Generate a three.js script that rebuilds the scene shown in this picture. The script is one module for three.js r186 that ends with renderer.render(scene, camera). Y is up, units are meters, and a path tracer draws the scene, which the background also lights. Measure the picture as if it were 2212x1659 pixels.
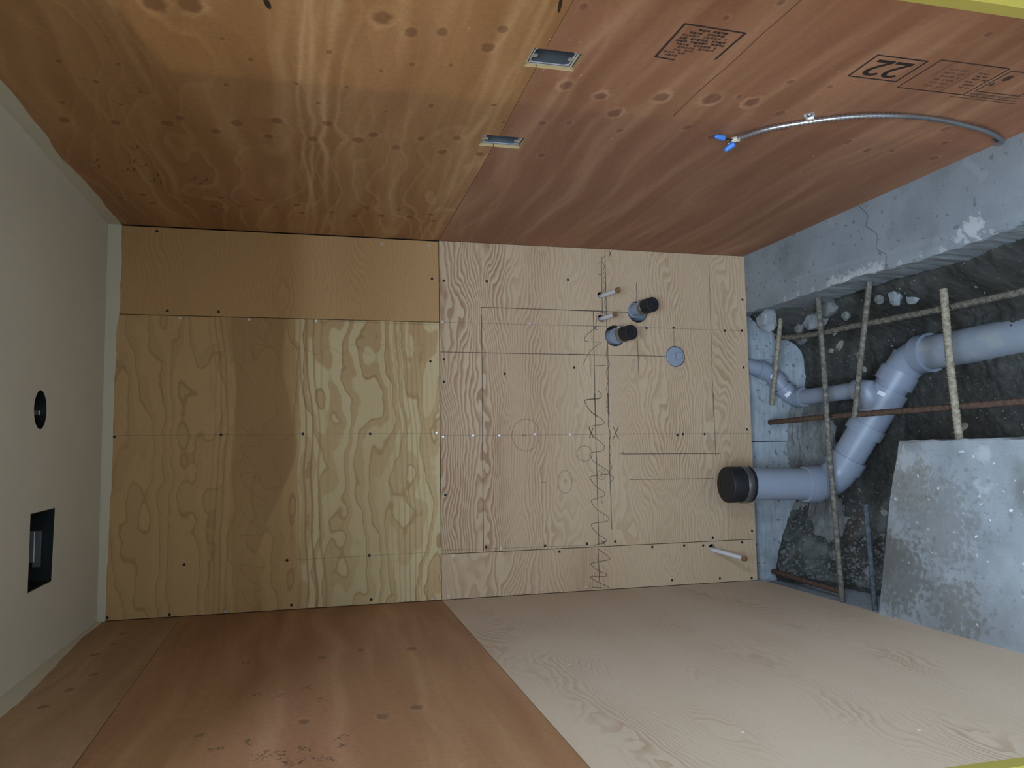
import * as THREE from 'three';
import { RectAreaLightUniformsLib } from 'three/addons/lights/RectAreaLightUniformsLib.js';
import { mergeGeometries, mergeVertices } from 'three/addons/utils/BufferGeometryUtils.js';
import { RoundedBoxGeometry } from 'three/addons/geometries/RoundedBoxGeometry.js';

// ---------------------------------------------------------------- camera, light, exposure
const scene = new THREE.Scene();
scene.background = new THREE.Color(0x000000);
const renderer = new THREE.WebGLRenderer({ antialias: true });
renderer.toneMapping = THREE.LinearToneMapping;
renderer.toneMappingExposure = 1.7;
renderer.shadowMap.enabled = true;
RectAreaLightUniformsLib.init();

const ROOM_W = 1.2636, ROOM_H = 2.3016, DOOR_Z = 1.957;
const FOCAL = 1691.4;                                   // pixels in a 2212 x 1659 frame
const camera = new THREE.PerspectiveCamera(2 * Math.atan(829.5 / FOCAL) * 180 / Math.PI, 2212 / 1659, 0.05, 30);
{ // phone held upright (yaw right, pitch down); the picture was saved lying on its side
  const yaw = 0.0874, pitch = 0.2499, roll = 0.0059;
  const m = new THREE.Matrix4().makeRotationY(-yaw).multiply(new THREE.Matrix4().makeRotationX(-pitch)).multiply(new THREE.Matrix4().makeRotationZ(roll));
  const r = new THREE.Vector3(), u = new THREE.Vector3(), b = new THREE.Vector3();
  m.extractBasis(r, u, b);
  camera.quaternion.setFromRotationMatrix(new THREE.Matrix4().makeBasis(u.clone().negate(), r, b));
  camera.position.set(0.5105, 1.6573, 2.7281);
}
// light levels: cool panels added out of view in the hall to light the room, one bare work bulb on the hall's left
const ADDED_PANEL_COLOR = new THREE.Color().setRGB(0.71, 0.92, 1.22), ADDED_PANEL_LEVEL = [40, 20, 40];
const BULB_COLOR = new THREE.Color().setRGB(1.0, 0.86, 0.66), BULB_LEVEL = 3;
const ADDED_PANEL_SPOTS = [[2.1, 2.735, 3.9], [0.35, 2.735, 3.55], [0.0, 2.735, 4.9]];
const BULB_SPOT = [-1.54, 2.44, 3.47];

// ---------------------------------------------------------------- numbers, noise, helpers
let seed = 20240611;
const rnd = () => { seed = (seed + 0x6d2b79f5) | 0; let t = Math.imul(seed ^ (seed >>> 15), 1 | seed); t = (t + Math.imul(t ^ (t >>> 7), 61 | t)) ^ t; return ((t ^ (t >>> 14)) >>> 0) / 4294967296; };
const rr = (a, b) => a + (b - a) * rnd();
const PERM = new Uint8Array(512), GX = new Float32Array(256), GY = new Float32Array(256);
for (let i = 0; i < 256; i++) { PERM[i] = i; const a = rnd() * Math.PI * 2; GX[i] = Math.cos(a); GY[i] = Math.sin(a); }
for (let i = 255; i > 0; i--) { const j = Math.floor(rnd() * (i + 1)), t = PERM[i]; PERM[i] = PERM[j]; PERM[j] = t; }
for (let i = 0; i < 256; i++) PERM[256 + i] = PERM[i];
function N(x, y) {                                      // gradient noise, about -1 .. 1
  const xi = Math.floor(x), yi = Math.floor(y), fx = x - xi, fy = y - yi, X = xi & 255, Y = yi & 255;
  const u = fx * fx * fx * (fx * (fx * 6 - 15) + 10), v = fy * fy * fy * (fy * (fy * 6 - 15) + 10);
  const a = PERM[PERM[X] + Y], b = PERM[PERM[X + 1] + Y], c = PERM[PERM[X] + Y + 1], d = PERM[PERM[X + 1] + Y + 1];
  const p = GX[a] * fx + GY[a] * fy, q = GX[b] * (fx - 1) + GY[b] * fy, r = GX[c] * fx + GY[c] * (fy - 1), s = GX[d] * (fx - 1) + GY[d] * (fy - 1);
  return 1.5 * (p + u * (q - p) + v * (r - p + u * (p - q - r + s)));
}
const fbm = (x, y, o = 4) => { let s = 0, a = 0.55; for (let i = 0; i < o; i++) { s += a * N(x, y); a *= 0.5; x = x * 2.03 + 17.3; y = y * 2.03 + 5.1; } return s; };
const sstep = (a, b, x) => { const t = Math.min(1, Math.max(0, (x - a) / (b - a))); return t * t * (3 - 2 * t); };
const clamp01 = (x) => Math.min(1, Math.max(0, x));
const V = (x, y, z) => new THREE.Vector3(x, y, z);
const mix3 = (o, c, k) => { o[0] += (c[0] - o[0]) * k; o[1] += (c[1] - o[1]) * k; o[2] += (c[2] - o[2]) * k; };

function picture(w, h, shade) {                         // canvas filled pixel by pixel; shade(i, j, out) gives sRGB 0..255
  const c = document.createElement('canvas'); c.width = w; c.height = h;
  const ctx = c.getContext('2d'), im = ctx.createImageData(w, h), d = im.data, o = [0, 0, 0];
  for (let j = 0, k = 0; j < h; j++) for (let i = 0; i < w; i++, k += 4) { shade(i, j, o); d[k] = o[0]; d[k + 1] = o[1]; d[k + 2] = o[2]; d[k + 3] = 255; }
  ctx.putImageData(im, 0, 0);
  return { c, ctx };
}
function texOf(c, repeat) {
  const t = new THREE.CanvasTexture(c); t.colorSpace = THREE.SRGBColorSpace; t.magFilter = THREE.LinearFilter;
  if (repeat) { t.wrapS = t.wrapT = THREE.RepeatWrapping; }
  return t;
}
const std = (color, rough = 0.7, extra = {}) => new THREE.MeshStandardMaterial({ color, roughness: rough, ...extra });

const taken = {};
const numbered = (n) => { const k = taken[n] = (taken[n] ?? -1) + 1; return k ? n + '_' + String(k).padStart(3, '0') : n; };
function thing(name, label, category, group, kind) {
  const o = new THREE.Group(); o.name = numbered(name); scene.add(o);
  o.userData = { label, category }; if (group) o.userData.group = group; if (kind) o.userData.kind = kind;
  return o;
}
function part(name, geo, mat, parent, label) {
  const m = new THREE.Mesh(geo, mat); m.name = name; parent.add(m); if (label) m.userData.label = label;
  return m;
}
function tagged(mesh, label, category, group, kind) {
  mesh.name = numbered(mesh.name); scene.add(mesh);
  mesh.userData = { label, category }; if (group) mesh.userData.group = group; if (kind) mesh.userData.kind = kind;
  return mesh;
}
function boxGeo(x0, x1, y0, y1, z0, z1) { const g = new THREE.BoxGeometry(x1 - x0, y1 - y0, z1 - z0); g.translate((x0 + x1) / 2, (y0 + y1) / 2, (z0 + z1) / 2); return g; }
// a tube through points; radius may follow the distance run, so ribs, hubs and tapers are real
function sweep(points, radius, seg = 16, caps = true, vScale = 1) {
  const n = points.length, pos = [], nor = [], uv = [], idx = [];
  const T = points.map((p, i) => points[Math.min(n - 1, i + 1)].clone().sub(points[Math.max(0, i - 1)]).normalize());
  let up = Math.abs(T[0].y) < 0.9 ? V(0, 1, 0) : V(1, 0, 0), run = 0;
  const U = up.clone().sub(T[0].clone().multiplyScalar(up.dot(T[0]))).normalize();
  for (let i = 0; i < n; i++) {
    if (i) run += points[i].distanceTo(points[i - 1]);
    U.sub(T[i].clone().multiplyScalar(U.dot(T[i]))).normalize();
    const B = T[i].clone().cross(U), r = typeof radius === 'function' ? radius(run, i) : radius;
    for (let s = 0; s <= seg; s++) {
      const a = s / seg * Math.PI * 2, d = U.clone().multiplyScalar(Math.cos(a)).addScaledVector(B, Math.sin(a));
      pos.push(points[i].x + d.x * r, points[i].y + d.y * r, points[i].z + d.z * r); nor.push(d.x, d.y, d.z); uv.push(s / seg, run * vScale);
    }
  }
  for (let i = 0; i < n - 1; i++) for (let s = 0; s < seg; s++) { const a = i * (seg + 1) + s, b = a + seg + 1; idx.push(a, a + 1, b, b, a + 1, b + 1); }
  if (caps) for (const [i, sign] of [[0, -1], [n - 1, 1]]) {
    const c = pos.length / 3, t = T[i]; pos.push(points[i].x, points[i].y, points[i].z); nor.push(t.x * sign, t.y * sign, t.z * sign); uv.push(0.5, 0);
    const base = i * (seg + 1), at = pos.length / 3;
    for (let s = 0; s <= seg; s++) { const k = (base + s) * 3; pos.push(pos[k], pos[k + 1], pos[k + 2]); nor.push(t.x * sign, t.y * sign, t.z * sign); uv.push(0.5, 0); }
    for (let s = 0; s < seg; s++) sign < 0 ? idx.push(c, at + s + 1, at + s) : idx.push(c, at + s, at + s + 1);
  }
  const g = new THREE.BufferGeometry(); g.setAttribute('position', new THREE.Float32BufferAttribute(pos, 3)); g.setAttribute('normal', new THREE.Float32BufferAttribute(nor, 3)); g.setAttribute('uv', new THREE.Float32BufferAttribute(uv, 2)); g.setIndex(idx);
  return g;
}
const lerpPts = (a, b, n) => Array.from({ length: n + 1 }, (_, i) => a.clone().lerp(b, i / n));
const curvePts = (list, n) => new THREE.CatmullRomCurve3(list.map((p) => V(...p)), false, 'centripetal').getSpacedPoints(n);
function bend(a, corner, b, r, n = 10) {                // arc that rounds the corner between the legs a-corner and corner-b
  const p = corner.clone().addScaledVector(a.clone().sub(corner).normalize(), r), q = corner.clone().addScaledVector(b.clone().sub(corner).normalize(), r);
  return new THREE.QuadraticBezierCurve3(p, corner, q).getPoints(n);
}
function lathe(profile, seg = 32) { return new THREE.LatheGeometry(profile.map(([x, y]) => new THREE.Vector2(x, y)), seg); }
function aim(mesh, at, dir) { mesh.position.copy(at); mesh.quaternion.setFromUnitVectors(V(0, 1, 0), dir.clone().normalize()); return mesh; }

// marks measured on the walls, in metres: back wall [x, y], side walls [z, y]
const D = {"lines":[[[[1.0267,1.0683],[1.026,0.6062]],1],[[[1.0257,0.734],[1.0245,0.4999]],1],[[[1.0267,1.0683],[1.0079,1.0685]],1],[[[1.0009,1.0672],[0.5333,1.0689]],1.1],[[[0.6322,1.069],[0.1591,1.0712]],1.1],[[[0.862,1.2167],[0.8601,0.6107]],0.9],[[[0.8613,0.7378],[0.859,0.3532]],0.9],[[[0.9691,1.2158],[0.9676,0.6078]],0.35],[[[0.9701,0.7353],[0.9646,0.0168]],0.35],[[[1.234,0.603],[1.0155,0.6038]],1],[[[1.2572,0.5875],[0.9958,0.5883],[0.8756,0.5865],[0.6301,0.5891]],1],[[[0.7161,0.5913],[0.5656,0.5891],[0.4254,0.5906],[0.2172,0.5893]],1],[[[1.0245,0.6402],[0.6303,0.6422]],1.1],[[[0.716,0.6431],[0.1617,0.641]],1.1],[[[0.1509,0.6451],[-0.0009,0.6406]],1.1],[[[1.1399,0.463],[1.0663,0.4632]],0.9],[[[0.922,0.4664],[0.795,0.464]],0.9],[[[1.2338,0.1551],[0.9656,0.157],[0.6281,0.1596]],0.7],[[[0.7173,0.1567],[0.4743,0.1569]],0.8],[[[0.9619,0.3142],[0.8984,0.3143]],0.6],[[[0.8188,0.3141],[0.8127,0.313]],0.6],[[[0.4914,0.5392],[0.4871,0.1365]],1],[[[0.4924,0.546],[0.4977,0.5351]],0.9],[[[0.3956,0.5138],[0.3919,0.1691]],0.8],[[[0.17,1.2205],[0.1618,0.6295]],0.35],[[[0.8625,0.657],[0.7794,0.6579]],0.6],[[[0.8191,0.6414],[0.8216,0.5973]],0.8],[[[0.5671,1.2181],[0.5642,0.6186]],0.3],[[[0.5672,0.7446],[0.5621,0.0065]],0.3],[[[0.5777,2.264],[0.5751,1.2242]],0.25],[[[0.1605,1.7457],[0.1648,1.2275]],0.25],[[[1.2103,0.6142],[1.2108,0.6036]],0.9],[[[1.1652,0.6154],[1.1657,0.6048]],0.9],[[[0.9629,1.5953],[0.9584,1.2212]],0.3],[[[0.564,0.9249],[0.5638,0.9092]],0.6],[[[0.5715,0.9169],[0.5563,0.9172]],0.6],[[[0.3968,0.7733],[0.3964,0.7554]],0.6],[[[0.4051,0.7642],[0.3882,0.7645]],0.6],[[[0.4903,0.715],[0.4901,0.7014]],0.6],[[[0.4906,0.6809],[0.4903,0.6627]],0.6],[[[0.3956,0.8575],[0.3943,0.8399]],0.6],[[[0.4218,0.6316],[0.4213,0.6091]],0.6],[[[0.4164,0.6318],[0.4159,0.6092]],0.6],[[[0.4283,0.6219],[0.4081,0.6224]],0.6],[[[0.3254,0.6261],[0.3098,0.6241]],0.6],[[[0.2718,0.6213],[0.2429,0.6211]],0.6],[[[1.2572,0.5704],[1.2372,0.5624]],1.2],[[[1.2576,0.5618],[1.2368,0.5709]],1.2],[[[0.9676,0.6417],[0.9535,0.627]],1.2],[[[0.9679,0.6266],[0.9532,0.6421]],1.2],[[[0.5889,0.6671],[0.5527,0.6527]],1.2],[[[0.5888,0.6517],[0.5529,0.668]],1.2],[[[0.5927,0.5733],[0.547,0.5532]],1.2],[[[0.5926,0.5519],[0.5473,0.5746]],1.2],[[[0.1781,0.6324],[0.1615,0.6157]],1.2],[[[0.1774,0.6153],[0.1623,0.6329]],1.2]],"curves":[[[[0.9927,0.6285],[0.9706,0.6311],[0.9585,0.6378],[0.9338,0.6698],[0.9119,0.6753],[0.9086,0.637],[0.907,0.6152],[0.8866,0.6417],[0.8584,0.6675],[0.8265,0.6829]],1],[[[0.7282,0.6313],[0.7125,0.617],[0.6967,0.6258],[0.6927,0.6758],[0.681,0.6803],[0.6496,0.6604],[0.6303,0.6338]],1],[[[0.7161,0.6165],[0.7001,0.6218],[0.6932,0.675],[0.6795,0.6801],[0.6477,0.6569],[0.618,0.6143],[0.6021,0.6123],[0.5943,0.6631],[0.5799,0.6658],[0.5617,0.6543],[0.5297,0.6167],[0.5137,0.6099],[0.5026,0.6223],[0.4987,0.6607],[0.4876,0.6649],[0.4649,0.6521],[0.4347,0.6049],[0.421,0.5932],[0.4168,0.6102],[0.4113,0.663],[0.4002,0.6657],[0.3729,0.6449],[0.3542,0.6167],[0.3386,0.6171],[0.3265,0.6604],[0.3155,0.6645],[0.2904,0.6447],[0.2645,0.6047],[0.251,0.6013],[0.2449,0.6149],[0.24,0.6627],[0.2268,0.6654],[0.2017,0.6447],[0.1804,0.6119],[0.1717,0.6169],[0.1624,0.6552],[0.1559,0.6577]],1],[[[0.1464,0.6438],[0.1322,0.6227],[0.1157,0.6017],[0.1071,0.6067],[0.0991,0.6663],[0.0905,0.6703],[0.0694,0.6434],[0.057,0.6162],[0.0484,0.6203],[0.0512,0.6723],[0.0423,0.6701],[0.0253,0.6399],[0.0105,0.6094],[0.0065,0.6167],[0.0127,0.6709]],1.1],[[[1.2389,0.5858],[1.226,0.6011],[1.2118,0.5993],[1.1979,0.5912],[1.1774,0.5969],[1.1635,0.5879],[1.1469,0.5969],[1.125,0.589],[1.1024,0.5959],[1.0805,0.5881],[1.056,0.5951],[1.032,0.5881],[1.0117,0.5963]],0.8],[[[0.8916,0.5861],[0.8595,0.5941],[0.8278,0.5811],[0.7958,0.5946],[0.7641,0.5883],[0.7323,0.5955],[0.7007,0.588],[0.6691,0.5964],[0.6301,0.5879]],0.8],[[[0.7161,0.5913],[0.6795,0.5957],[0.643,0.587],[0.602,0.593],[0.5655,0.5843],[0.5338,0.59],[0.502,0.5836],[0.4706,0.5932],[0.4433,0.5829],[0.421,0.5956],[0.4026,0.5768],[0.385,0.5942]],0.9],[[[0.8563,1.731],[0.8704,1.7],[0.8627,1.6739],[0.8468,1.6424],[0.8719,1.6109],[0.8641,1.5843],[0.8493,1.5523],[0.8816,1.531],[0.8792,1.5094],[0.8549,1.477],[0.8497,1.4526],[0.8835,1.428],[0.8783,1.4061],[0.852,1.3731],[0.8849,1.3508],[0.8712,1.3287],[0.8342,1.287],[0.8355,1.2757],[0.8749,1.2755]],0.4],[[[0.8808,1.8666],[0.8761,1.8336],[0.8848,1.7981]],0.4],[[[0.8596,1.8537],[0.833,1.8483],[0.8168,1.8582],[0.827,1.8935],[0.8164,1.8959],[0.7794,1.8729],[0.7371,1.8422]],0.35],[[[0.7052,1.887],[0.6788,1.8566],[0.647,1.8311]],0.3],[[[0.5991,1.8806],[0.5565,1.825],[0.5355,1.8273],[0.5416,1.8848],[0.4835,1.8493],[0.4621,1.824],[0.449,1.8214],[0.4478,1.8836],[0.3846,1.8481],[0.3572,1.8028],[0.3418,1.8077],[0.3442,1.8823],[0.3023,1.862],[0.2643,1.8144],[0.2465,1.8191],[0.2489,1.8786],[0.236,1.876],[0.1558,1.8057],[0.1437,1.8205],[0.1544,1.8799],[0.1126,1.8597],[0.0795,1.8148],[0.0671,1.8197],[0.0723,1.8665],[0.0417,1.8637],[0.0149,1.8388]],0.35],[[[0.5646,0.8586],[0.5469,0.8615],[0.5311,0.8692],[0.5187,0.8809],[0.5108,0.8955],[0.5083,0.9115],[0.5113,0.9274],[0.5196,0.9415],[0.5322,0.9527],[0.5481,0.9597],[0.5656,0.9619],[0.5831,0.9591],[0.5989,0.9516],[0.6114,0.94],[0.6194,0.9255],[0.6221,0.9095],[0.6192,0.8935],[0.611,0.8792],[0.5983,0.8679],[0.5823,0.8608],[0.5646,0.8586]],0.5],[[[0.4945,0.6581],[0.4859,0.6597],[0.4782,0.6641],[0.4722,0.6708],[0.4684,0.6792],[0.4672,0.6883],[0.4687,0.6974],[0.4728,0.7055],[0.4791,0.7119],[0.4869,0.7159],[0.4955,0.7171],[0.504,0.7154],[0.5117,0.7111],[0.5178,0.7044],[0.5216,0.6961],[0.5228,0.687],[0.5214,0.6779],[0.5173,0.6697],[0.511,0.6633],[0.5032,0.6593],[0.4945,0.6581]],0.6],[[[0.393,0.7384],[0.3802,0.7401],[0.3688,0.7441],[0.3598,0.7503],[0.3541,0.7579],[0.3523,0.7662],[0.3546,0.7745],[0.3607,0.7818],[0.3699,0.7875],[0.3815,0.791],[0.3943,0.792],[0.4071,0.7905],[0.4185,0.7864],[0.4275,0.7803],[0.4333,0.7727],[0.4351,0.7644],[0.4329,0.7561],[0.4268,0.7488],[0.4175,0.743],[0.4059,0.7395],[0.393,0.7384]],0.5],[[[0.4168,0.6082],[0.411,0.6091],[0.4058,0.6115],[0.4017,0.615],[0.3991,0.6193],[0.3983,0.6241],[0.3994,0.6288],[0.4021,0.633],[0.4064,0.6363],[0.4117,0.6384],[0.4175,0.6389],[0.4233,0.638],[0.4285,0.6357],[0.4326,0.6322],[0.4352,0.6279],[0.436,0.6231],[0.435,0.6184],[0.4322,0.6142],[0.428,0.6109],[0.4226,0.6088],[0.4168,0.6082]],0.6],[[[1.004,0.5808],[0.9984,0.5821],[0.9933,0.5856],[0.9891,0.5909],[0.9864,0.5974],[0.9853,0.6046],[0.986,0.6118],[0.9884,0.6182],[0.9923,0.6232],[0.9972,0.6264],[1.0028,0.6274],[1.0084,0.6261],[1.0135,0.6226],[1.0177,0.6174],[1.0204,0.6109],[1.0215,0.6036],[1.0208,0.5965],[1.0184,0.59],[1.0146,0.585],[1.0096,0.5818],[1.004,0.5808]],0.8]],"silver":[[1.2405,1.4214],[1.2424,1.2584],[0.9609,1.863],[0.9616,1.6467],[0.9589,2.0781],[0.5763,1.2343],[0.0071,1.9232],[0.007,1.2524],[0.5629,1.2111],[0.5659,1.1038],[0.5649,1.0086],[0.5686,0.8775],[0.5663,0.7425],[0.0142,1.0306],[0.0177,0.8614],[0.0163,0.6929],[0.1493,1.1796],[0.1664,1.0085],[0.0133,1.1961],[0.9702,1.2103],[0.9713,0.8867]],"dark":[[1.1242,1.2461],[0.8279,1.2538],[0.577,1.6866],[0.5748,1.4635],[0.577,1.9456],[0.9844,1.9596],[0.9836,2.1173],[1.1213,2.2939],[0.7796,2.3006],[0.5737,2.2653],[1.2469,2.1541],[0.9791,2.2702],[0.1631,2.0513],[0.161,1.7341],[0.1632,1.4664],[0.0087,2.0918],[0.3604,2.3052],[0.1595,2.2999],[0.0108,2.2717],[0.0149,1.7193],[0.017,1.4601],[1.1224,1.0466],[1.1402,0.7372],[0.7562,1.2066],[0.7865,0.9848],[0.8117,0.7203],[0.8361,1.2059],[1.1186,1.2035],[0.3596,1.2045],[0.1737,1.0618],[0.1689,0.8453],[0.1681,0.6863],[0.1453,0.7926],[0.9693,0.3153],[0.964,0.0967],[0.9657,0.0223],[1.0883,0.0149],[0.8192,0.022],[0.9655,0.4269],[0.5591,0.3139],[0.5626,0.2909],[0.5617,0.2],[0.5775,0.0191],[0.1883,0.0143],[0.146,0.0589],[0.1688,0.182],[0.1456,0.4309],[0.1452,0.3014],[0.0197,0.3551],[0.0156,0.1585],[0.0097,0.0242],[0.1722,0.5771],[0.1695,0.6867],[0.1417,0.223]],"knotsU":[[1.1267,2.1292,0.006],[1.1384,2.023,0.006],[1.0513,2.0827,0.006],[1.023,2.0053,0.006],[0.949,2.0594,0.006],[0.9337,2.1753,0.006],[1.2795,1.8184,0.006],[1.2104,1.7741,0.006],[1.0942,1.8311,0.006],[1.1286,1.6921,0.006],[1.0472,1.6483,0.006],[1.1355,1.5919,0.006],[1.2736,1.6302,0.006],[0.8385,2.1982,0.013],[0.8468,2.0919,0.013],[0.8664,1.9796,0.013],[0.9038,1.9474,0.013],[0.8432,1.8783,0.013],[0.9023,1.8268,0.013],[0.8384,1.7608,0.013],[0.9337,1.7378,0.013],[0.8449,1.6585,0.013],[0.9436,1.6271,0.013],[0.8624,1.5528,0.013],[0.2872,2.2044,0.011],[0.3288,2.1357,0.011],[0.2487,2.1211,0.011],[0.279,2.0279,0.011],[0.2536,1.951,0.011],[0.3455,1.9197,0.011],[0.2751,1.8696,0.011],[0.3477,1.8165,0.011],[0.2786,1.7695,0.011],[0.317,1.7045,0.011],[0.2392,1.6906,0.011],[0.2659,1.6016,0.011],[0.2389,1.5307,0.011],[0.3337,1.4976,0.011],[1.3733,1.9167,0.02],[1.3862,1.8601,0.02],[1.4137,1.5422,0.02],[1.3754,1.4881,0.012],[1.3904,1.4342,0.012],[1.4228,1.3288,0.012],[1.354,1.3412,0.012],[0.8624,1.5526,0.012],[0.9004,1.5195,0.012],[0.8341,1.4592,0.012],[0.8991,1.4056,0.012],[0.8276,1.343,0.012],[0.9223,1.3216,0.012],[0.8341,1.2473,0.012],[1.0868,1.409,0.006],[1.0362,1.5022,0.006],[1.1177,1.2755,0.006],[1.0369,1.2351,0.006],[1.2192,1.5287,0.006],[1.2594,1.4723,0.006],[1.2728,1.397,0.006],[0.3304,1.4971,0.011],[0.2611,1.4477,0.011],[0.3329,1.3996,0.011],[0.2645,1.3575,0.011],[0.2342,1.2744,0.011],[0.3048,1.2932,0.011]],"knotsL":[[1.2404,1.1505,0.014],[1.2084,1.0627,0.014],[1.1363,1.0014,0.014],[1.0473,0.9532,0.009],[1.0994,0.8032,0.009],[1.0498,1.1446,0.009],[1.063,1.0839,0.009],[0.8582,1.09,0.009],[1.5229,1.2119,0.009],[1.2329,0.9326,0.017],[1.2489,0.8219,0.017],[1.2514,0.7258,0.017],[1.2142,0.6309,0.01],[1.1418,0.5701,0.01],[1.0941,0.8054,0.01],[1.0594,0.7166,0.01],[1.1033,0.3674,0.01],[1.0648,0.2806,0.01],[1.2222,0.1881,0.01],[1.1478,0.1184,0.01],[1.0548,0.0658,0.01],[1.0766,0.2146,0.007],[1.2706,0.7679,0.007],[1.3552,0.6993,0.007],[1.3555,0.6035,0.007],[1.6094,0.8873,0.007],[1.6032,0.4488,0.007],[1.5462,0.9559,0.007]],"knotsLeft":[[0.6439,2.153,0.012],[0.3293,2.1804,0.012],[0.44,2.1981,0.012],[0.7636,2.1715,0.012],[0.8762,2.1892,0.012],[0.201,2.1828,0.012]],"knotsLeftU":[[0.6535,1.6291,0.013],[0.609,1.5307,0.013],[0.6377,1.4026,0.013],[1.1284,1.6683,0.013],[1.1442,1.5208,0.013],[1.1079,1.4505,0.013]],"marksLeft":[[1.2377,1.8155],[1.2093,1.7652],[1.2875,1.7418],[1.2738,1.7264],[1.2891,1.7061],[1.2682,1.667],[1.3257,1.644],[1.2731,1.6029],[1.2335,1.6014],[1.3322,1.6951],[1.3249,1.6762],[0.6426,1.8148],[1.1447,1.8533],[0.9214,1.7687],[0.9019,1.6661],[0.9984,1.6334],[0.9427,1.723],[1.3305,1.6278]],"scratchR":[[0.6972,2.0761],[0.594,2.1045],[0.5748,2.0803],[0.5296,2.1175],[0.5017,2.065],[0.4581,2.0812],[0.4403,2.0672],[0.4941,1.9731],[0.4471,1.9663],[0.4866,1.9439],[0.5812,2.1937],[0.5373,2.2002],[0.526,2.1344]],"chipsR":[[1.4082,1.2365],[1.4135,1.1993],[1.4116,1.1807],[1.4132,1.5132],[1.412,1.3894],[1.2755,1.2587],[1.2923,1.2148],[1.2887,1.1344],[0.9959,0.9541],[0.9935,1.2489],[1.0026,1.2065],[1.4136,0.9007],[1.0012,0.393],[1.4157,0.6263],[0.6991,0.3315],[0.9975,0.6665]]};

// ---------------------------------------------------------------- wood pictures
// along = metres along the grain, up = metres across it (height on the wall)
const fibre = (a, b) => N(a * 24, b * 520) * 0.5 + N(a * 60, b * 900) * 0.5;
const ring = (h, lo, hi) => { const f = h - Math.floor(h); return sstep(lo, hi, f) * (1 - sstep(0.94, 1, f)); };

function firShade(tones, contrast, F = 78, shift = 0) {  // fine sawn-fir figure
  return (a, b, o) => {
    a += shift;
    const w = N(a * 0.7 + 3, b * 2.2), h = b * F + 7.0 * N(a * 1.0 + 7, b * 3.1 + shift) + 4.2 * N(a * 2.3, b * 7 + 4) + 1.5 * N(a * 5.5, b * 16) + 0.5 * N(a * 12, b * 30) + 0.25 * N(a * 26, b * 60);
    const c = contrast(a - shift, b) * (0.75 + 0.35 * N(a * 3, b * 9 + 2));
    o[0] = tones[0][0]; o[1] = tones[0][1]; o[2] = tones[0][2];
    mix3(o, tones[2], clamp01(0.25 + 0.5 * fbm(a * 1.3 + 5, b * 5, 3)));
    mix3(o, tones[1], clamp01(ring(h, 0.25, 0.85) * c));
    mix3(o, tones[1], clamp01(0.5 * w - 0.15) * 0.5);
    const f = 1 + 0.045 * fibre(a, b); o[0] *= f; o[1] *= f; o[2] *= f;
  };
}
function boldShade(b0) {                                 // broad flame figure of the tall upper sheet
  const pale = [208, 188, 142], tan = [184, 150, 102], line = [146, 108, 64], heart = [158, 120, 78];
  return (a, b, o) => {
    const wob = 0.012 * N(a * 2.2, b * 2) + 0.006 * N(a * 7, b * 9);
    const bb = b + wob + 0.03 * N(a * 0.9 + 2, 0.3);
    o[0] = pale[0]; o[1] = pale[1]; o[2] = pale[2];
    const upper = sstep(1.70, 1.715, bb); mix3(o, [194, 158, 108], upper);
    const zig = 1.25 * N(a * 1.9 + 1, b * 8.5) + 0.6 * N(a * 5.2 + 3, b * 19) + 0.25 * (1 - 2 * Math.abs(N(a * 6.5, b * 6 + 3)));
    const h = bb * 14 + 1.6 * N(a * 0.75 + 4, b * 2.3) + zig + 0.16 * N(a * 15, b * 13) + 0.07 * N(a * 40, b * 30);
    const f0 = h - Math.floor(h), band = sstep(0.38, 0.5, f0) * (1 - sstep(0.82, 0.92, f0)), edge = sstep(0.76, 0.85, f0) * (1 - sstep(0.85, 0.95, f0));
    mix3(o, tan, band * (0.62 + 0.35 * N(a * 1.5, b * 3)));
    mix3(o, line, edge * (0.42 + 0.25 * N(a * 3, b * 5 + 8)));
    const h2 = bb * 46 + 2.2 * N(a * 0.8 + 11, b * 2.6) + 0.5 * N(a * 4, b * 9), f2 = h2 - Math.floor(h2);
    const zone = Math.exp(-(((bb - 1.665) / 0.045) ** 2)) + 0.8 * Math.exp(-(((bb - 1.95) / 0.03) ** 2)) + 0.55 * Math.exp(-(((bb - 1.33) / 0.07) ** 2));
    mix3(o, line, clamp01(zone) * sstep(0.5, 0.75, f2) * (1 - sstep(0.82, 0.98, f2)) * 0.6);
    const he = sstep(1.725, 1.74, bb + 0.035 * N(a * 3, 5) - 0.10 * sstep(0.55, 0.1, a)) * (1 - sstep(1.905, 1.92, bb + 0.015 * N(a * 5, 9))) * (0.55 + 0.45 * sstep(0.2, 0.5, a));
    mix3(o, heart, he * (0.62 + 0.2 * N(a * 2.5, b * 7)));
    mix3(o, [165, 122, 70], 0.25 * clamp01(fbm(a * 1.5, b * 4 + 3, 3) + 0.2));
    const f = 1 + 0.035 * fibre(a, b); o[0] *= f; o[1] *= f; o[2] *= f;
  };
}
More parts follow.
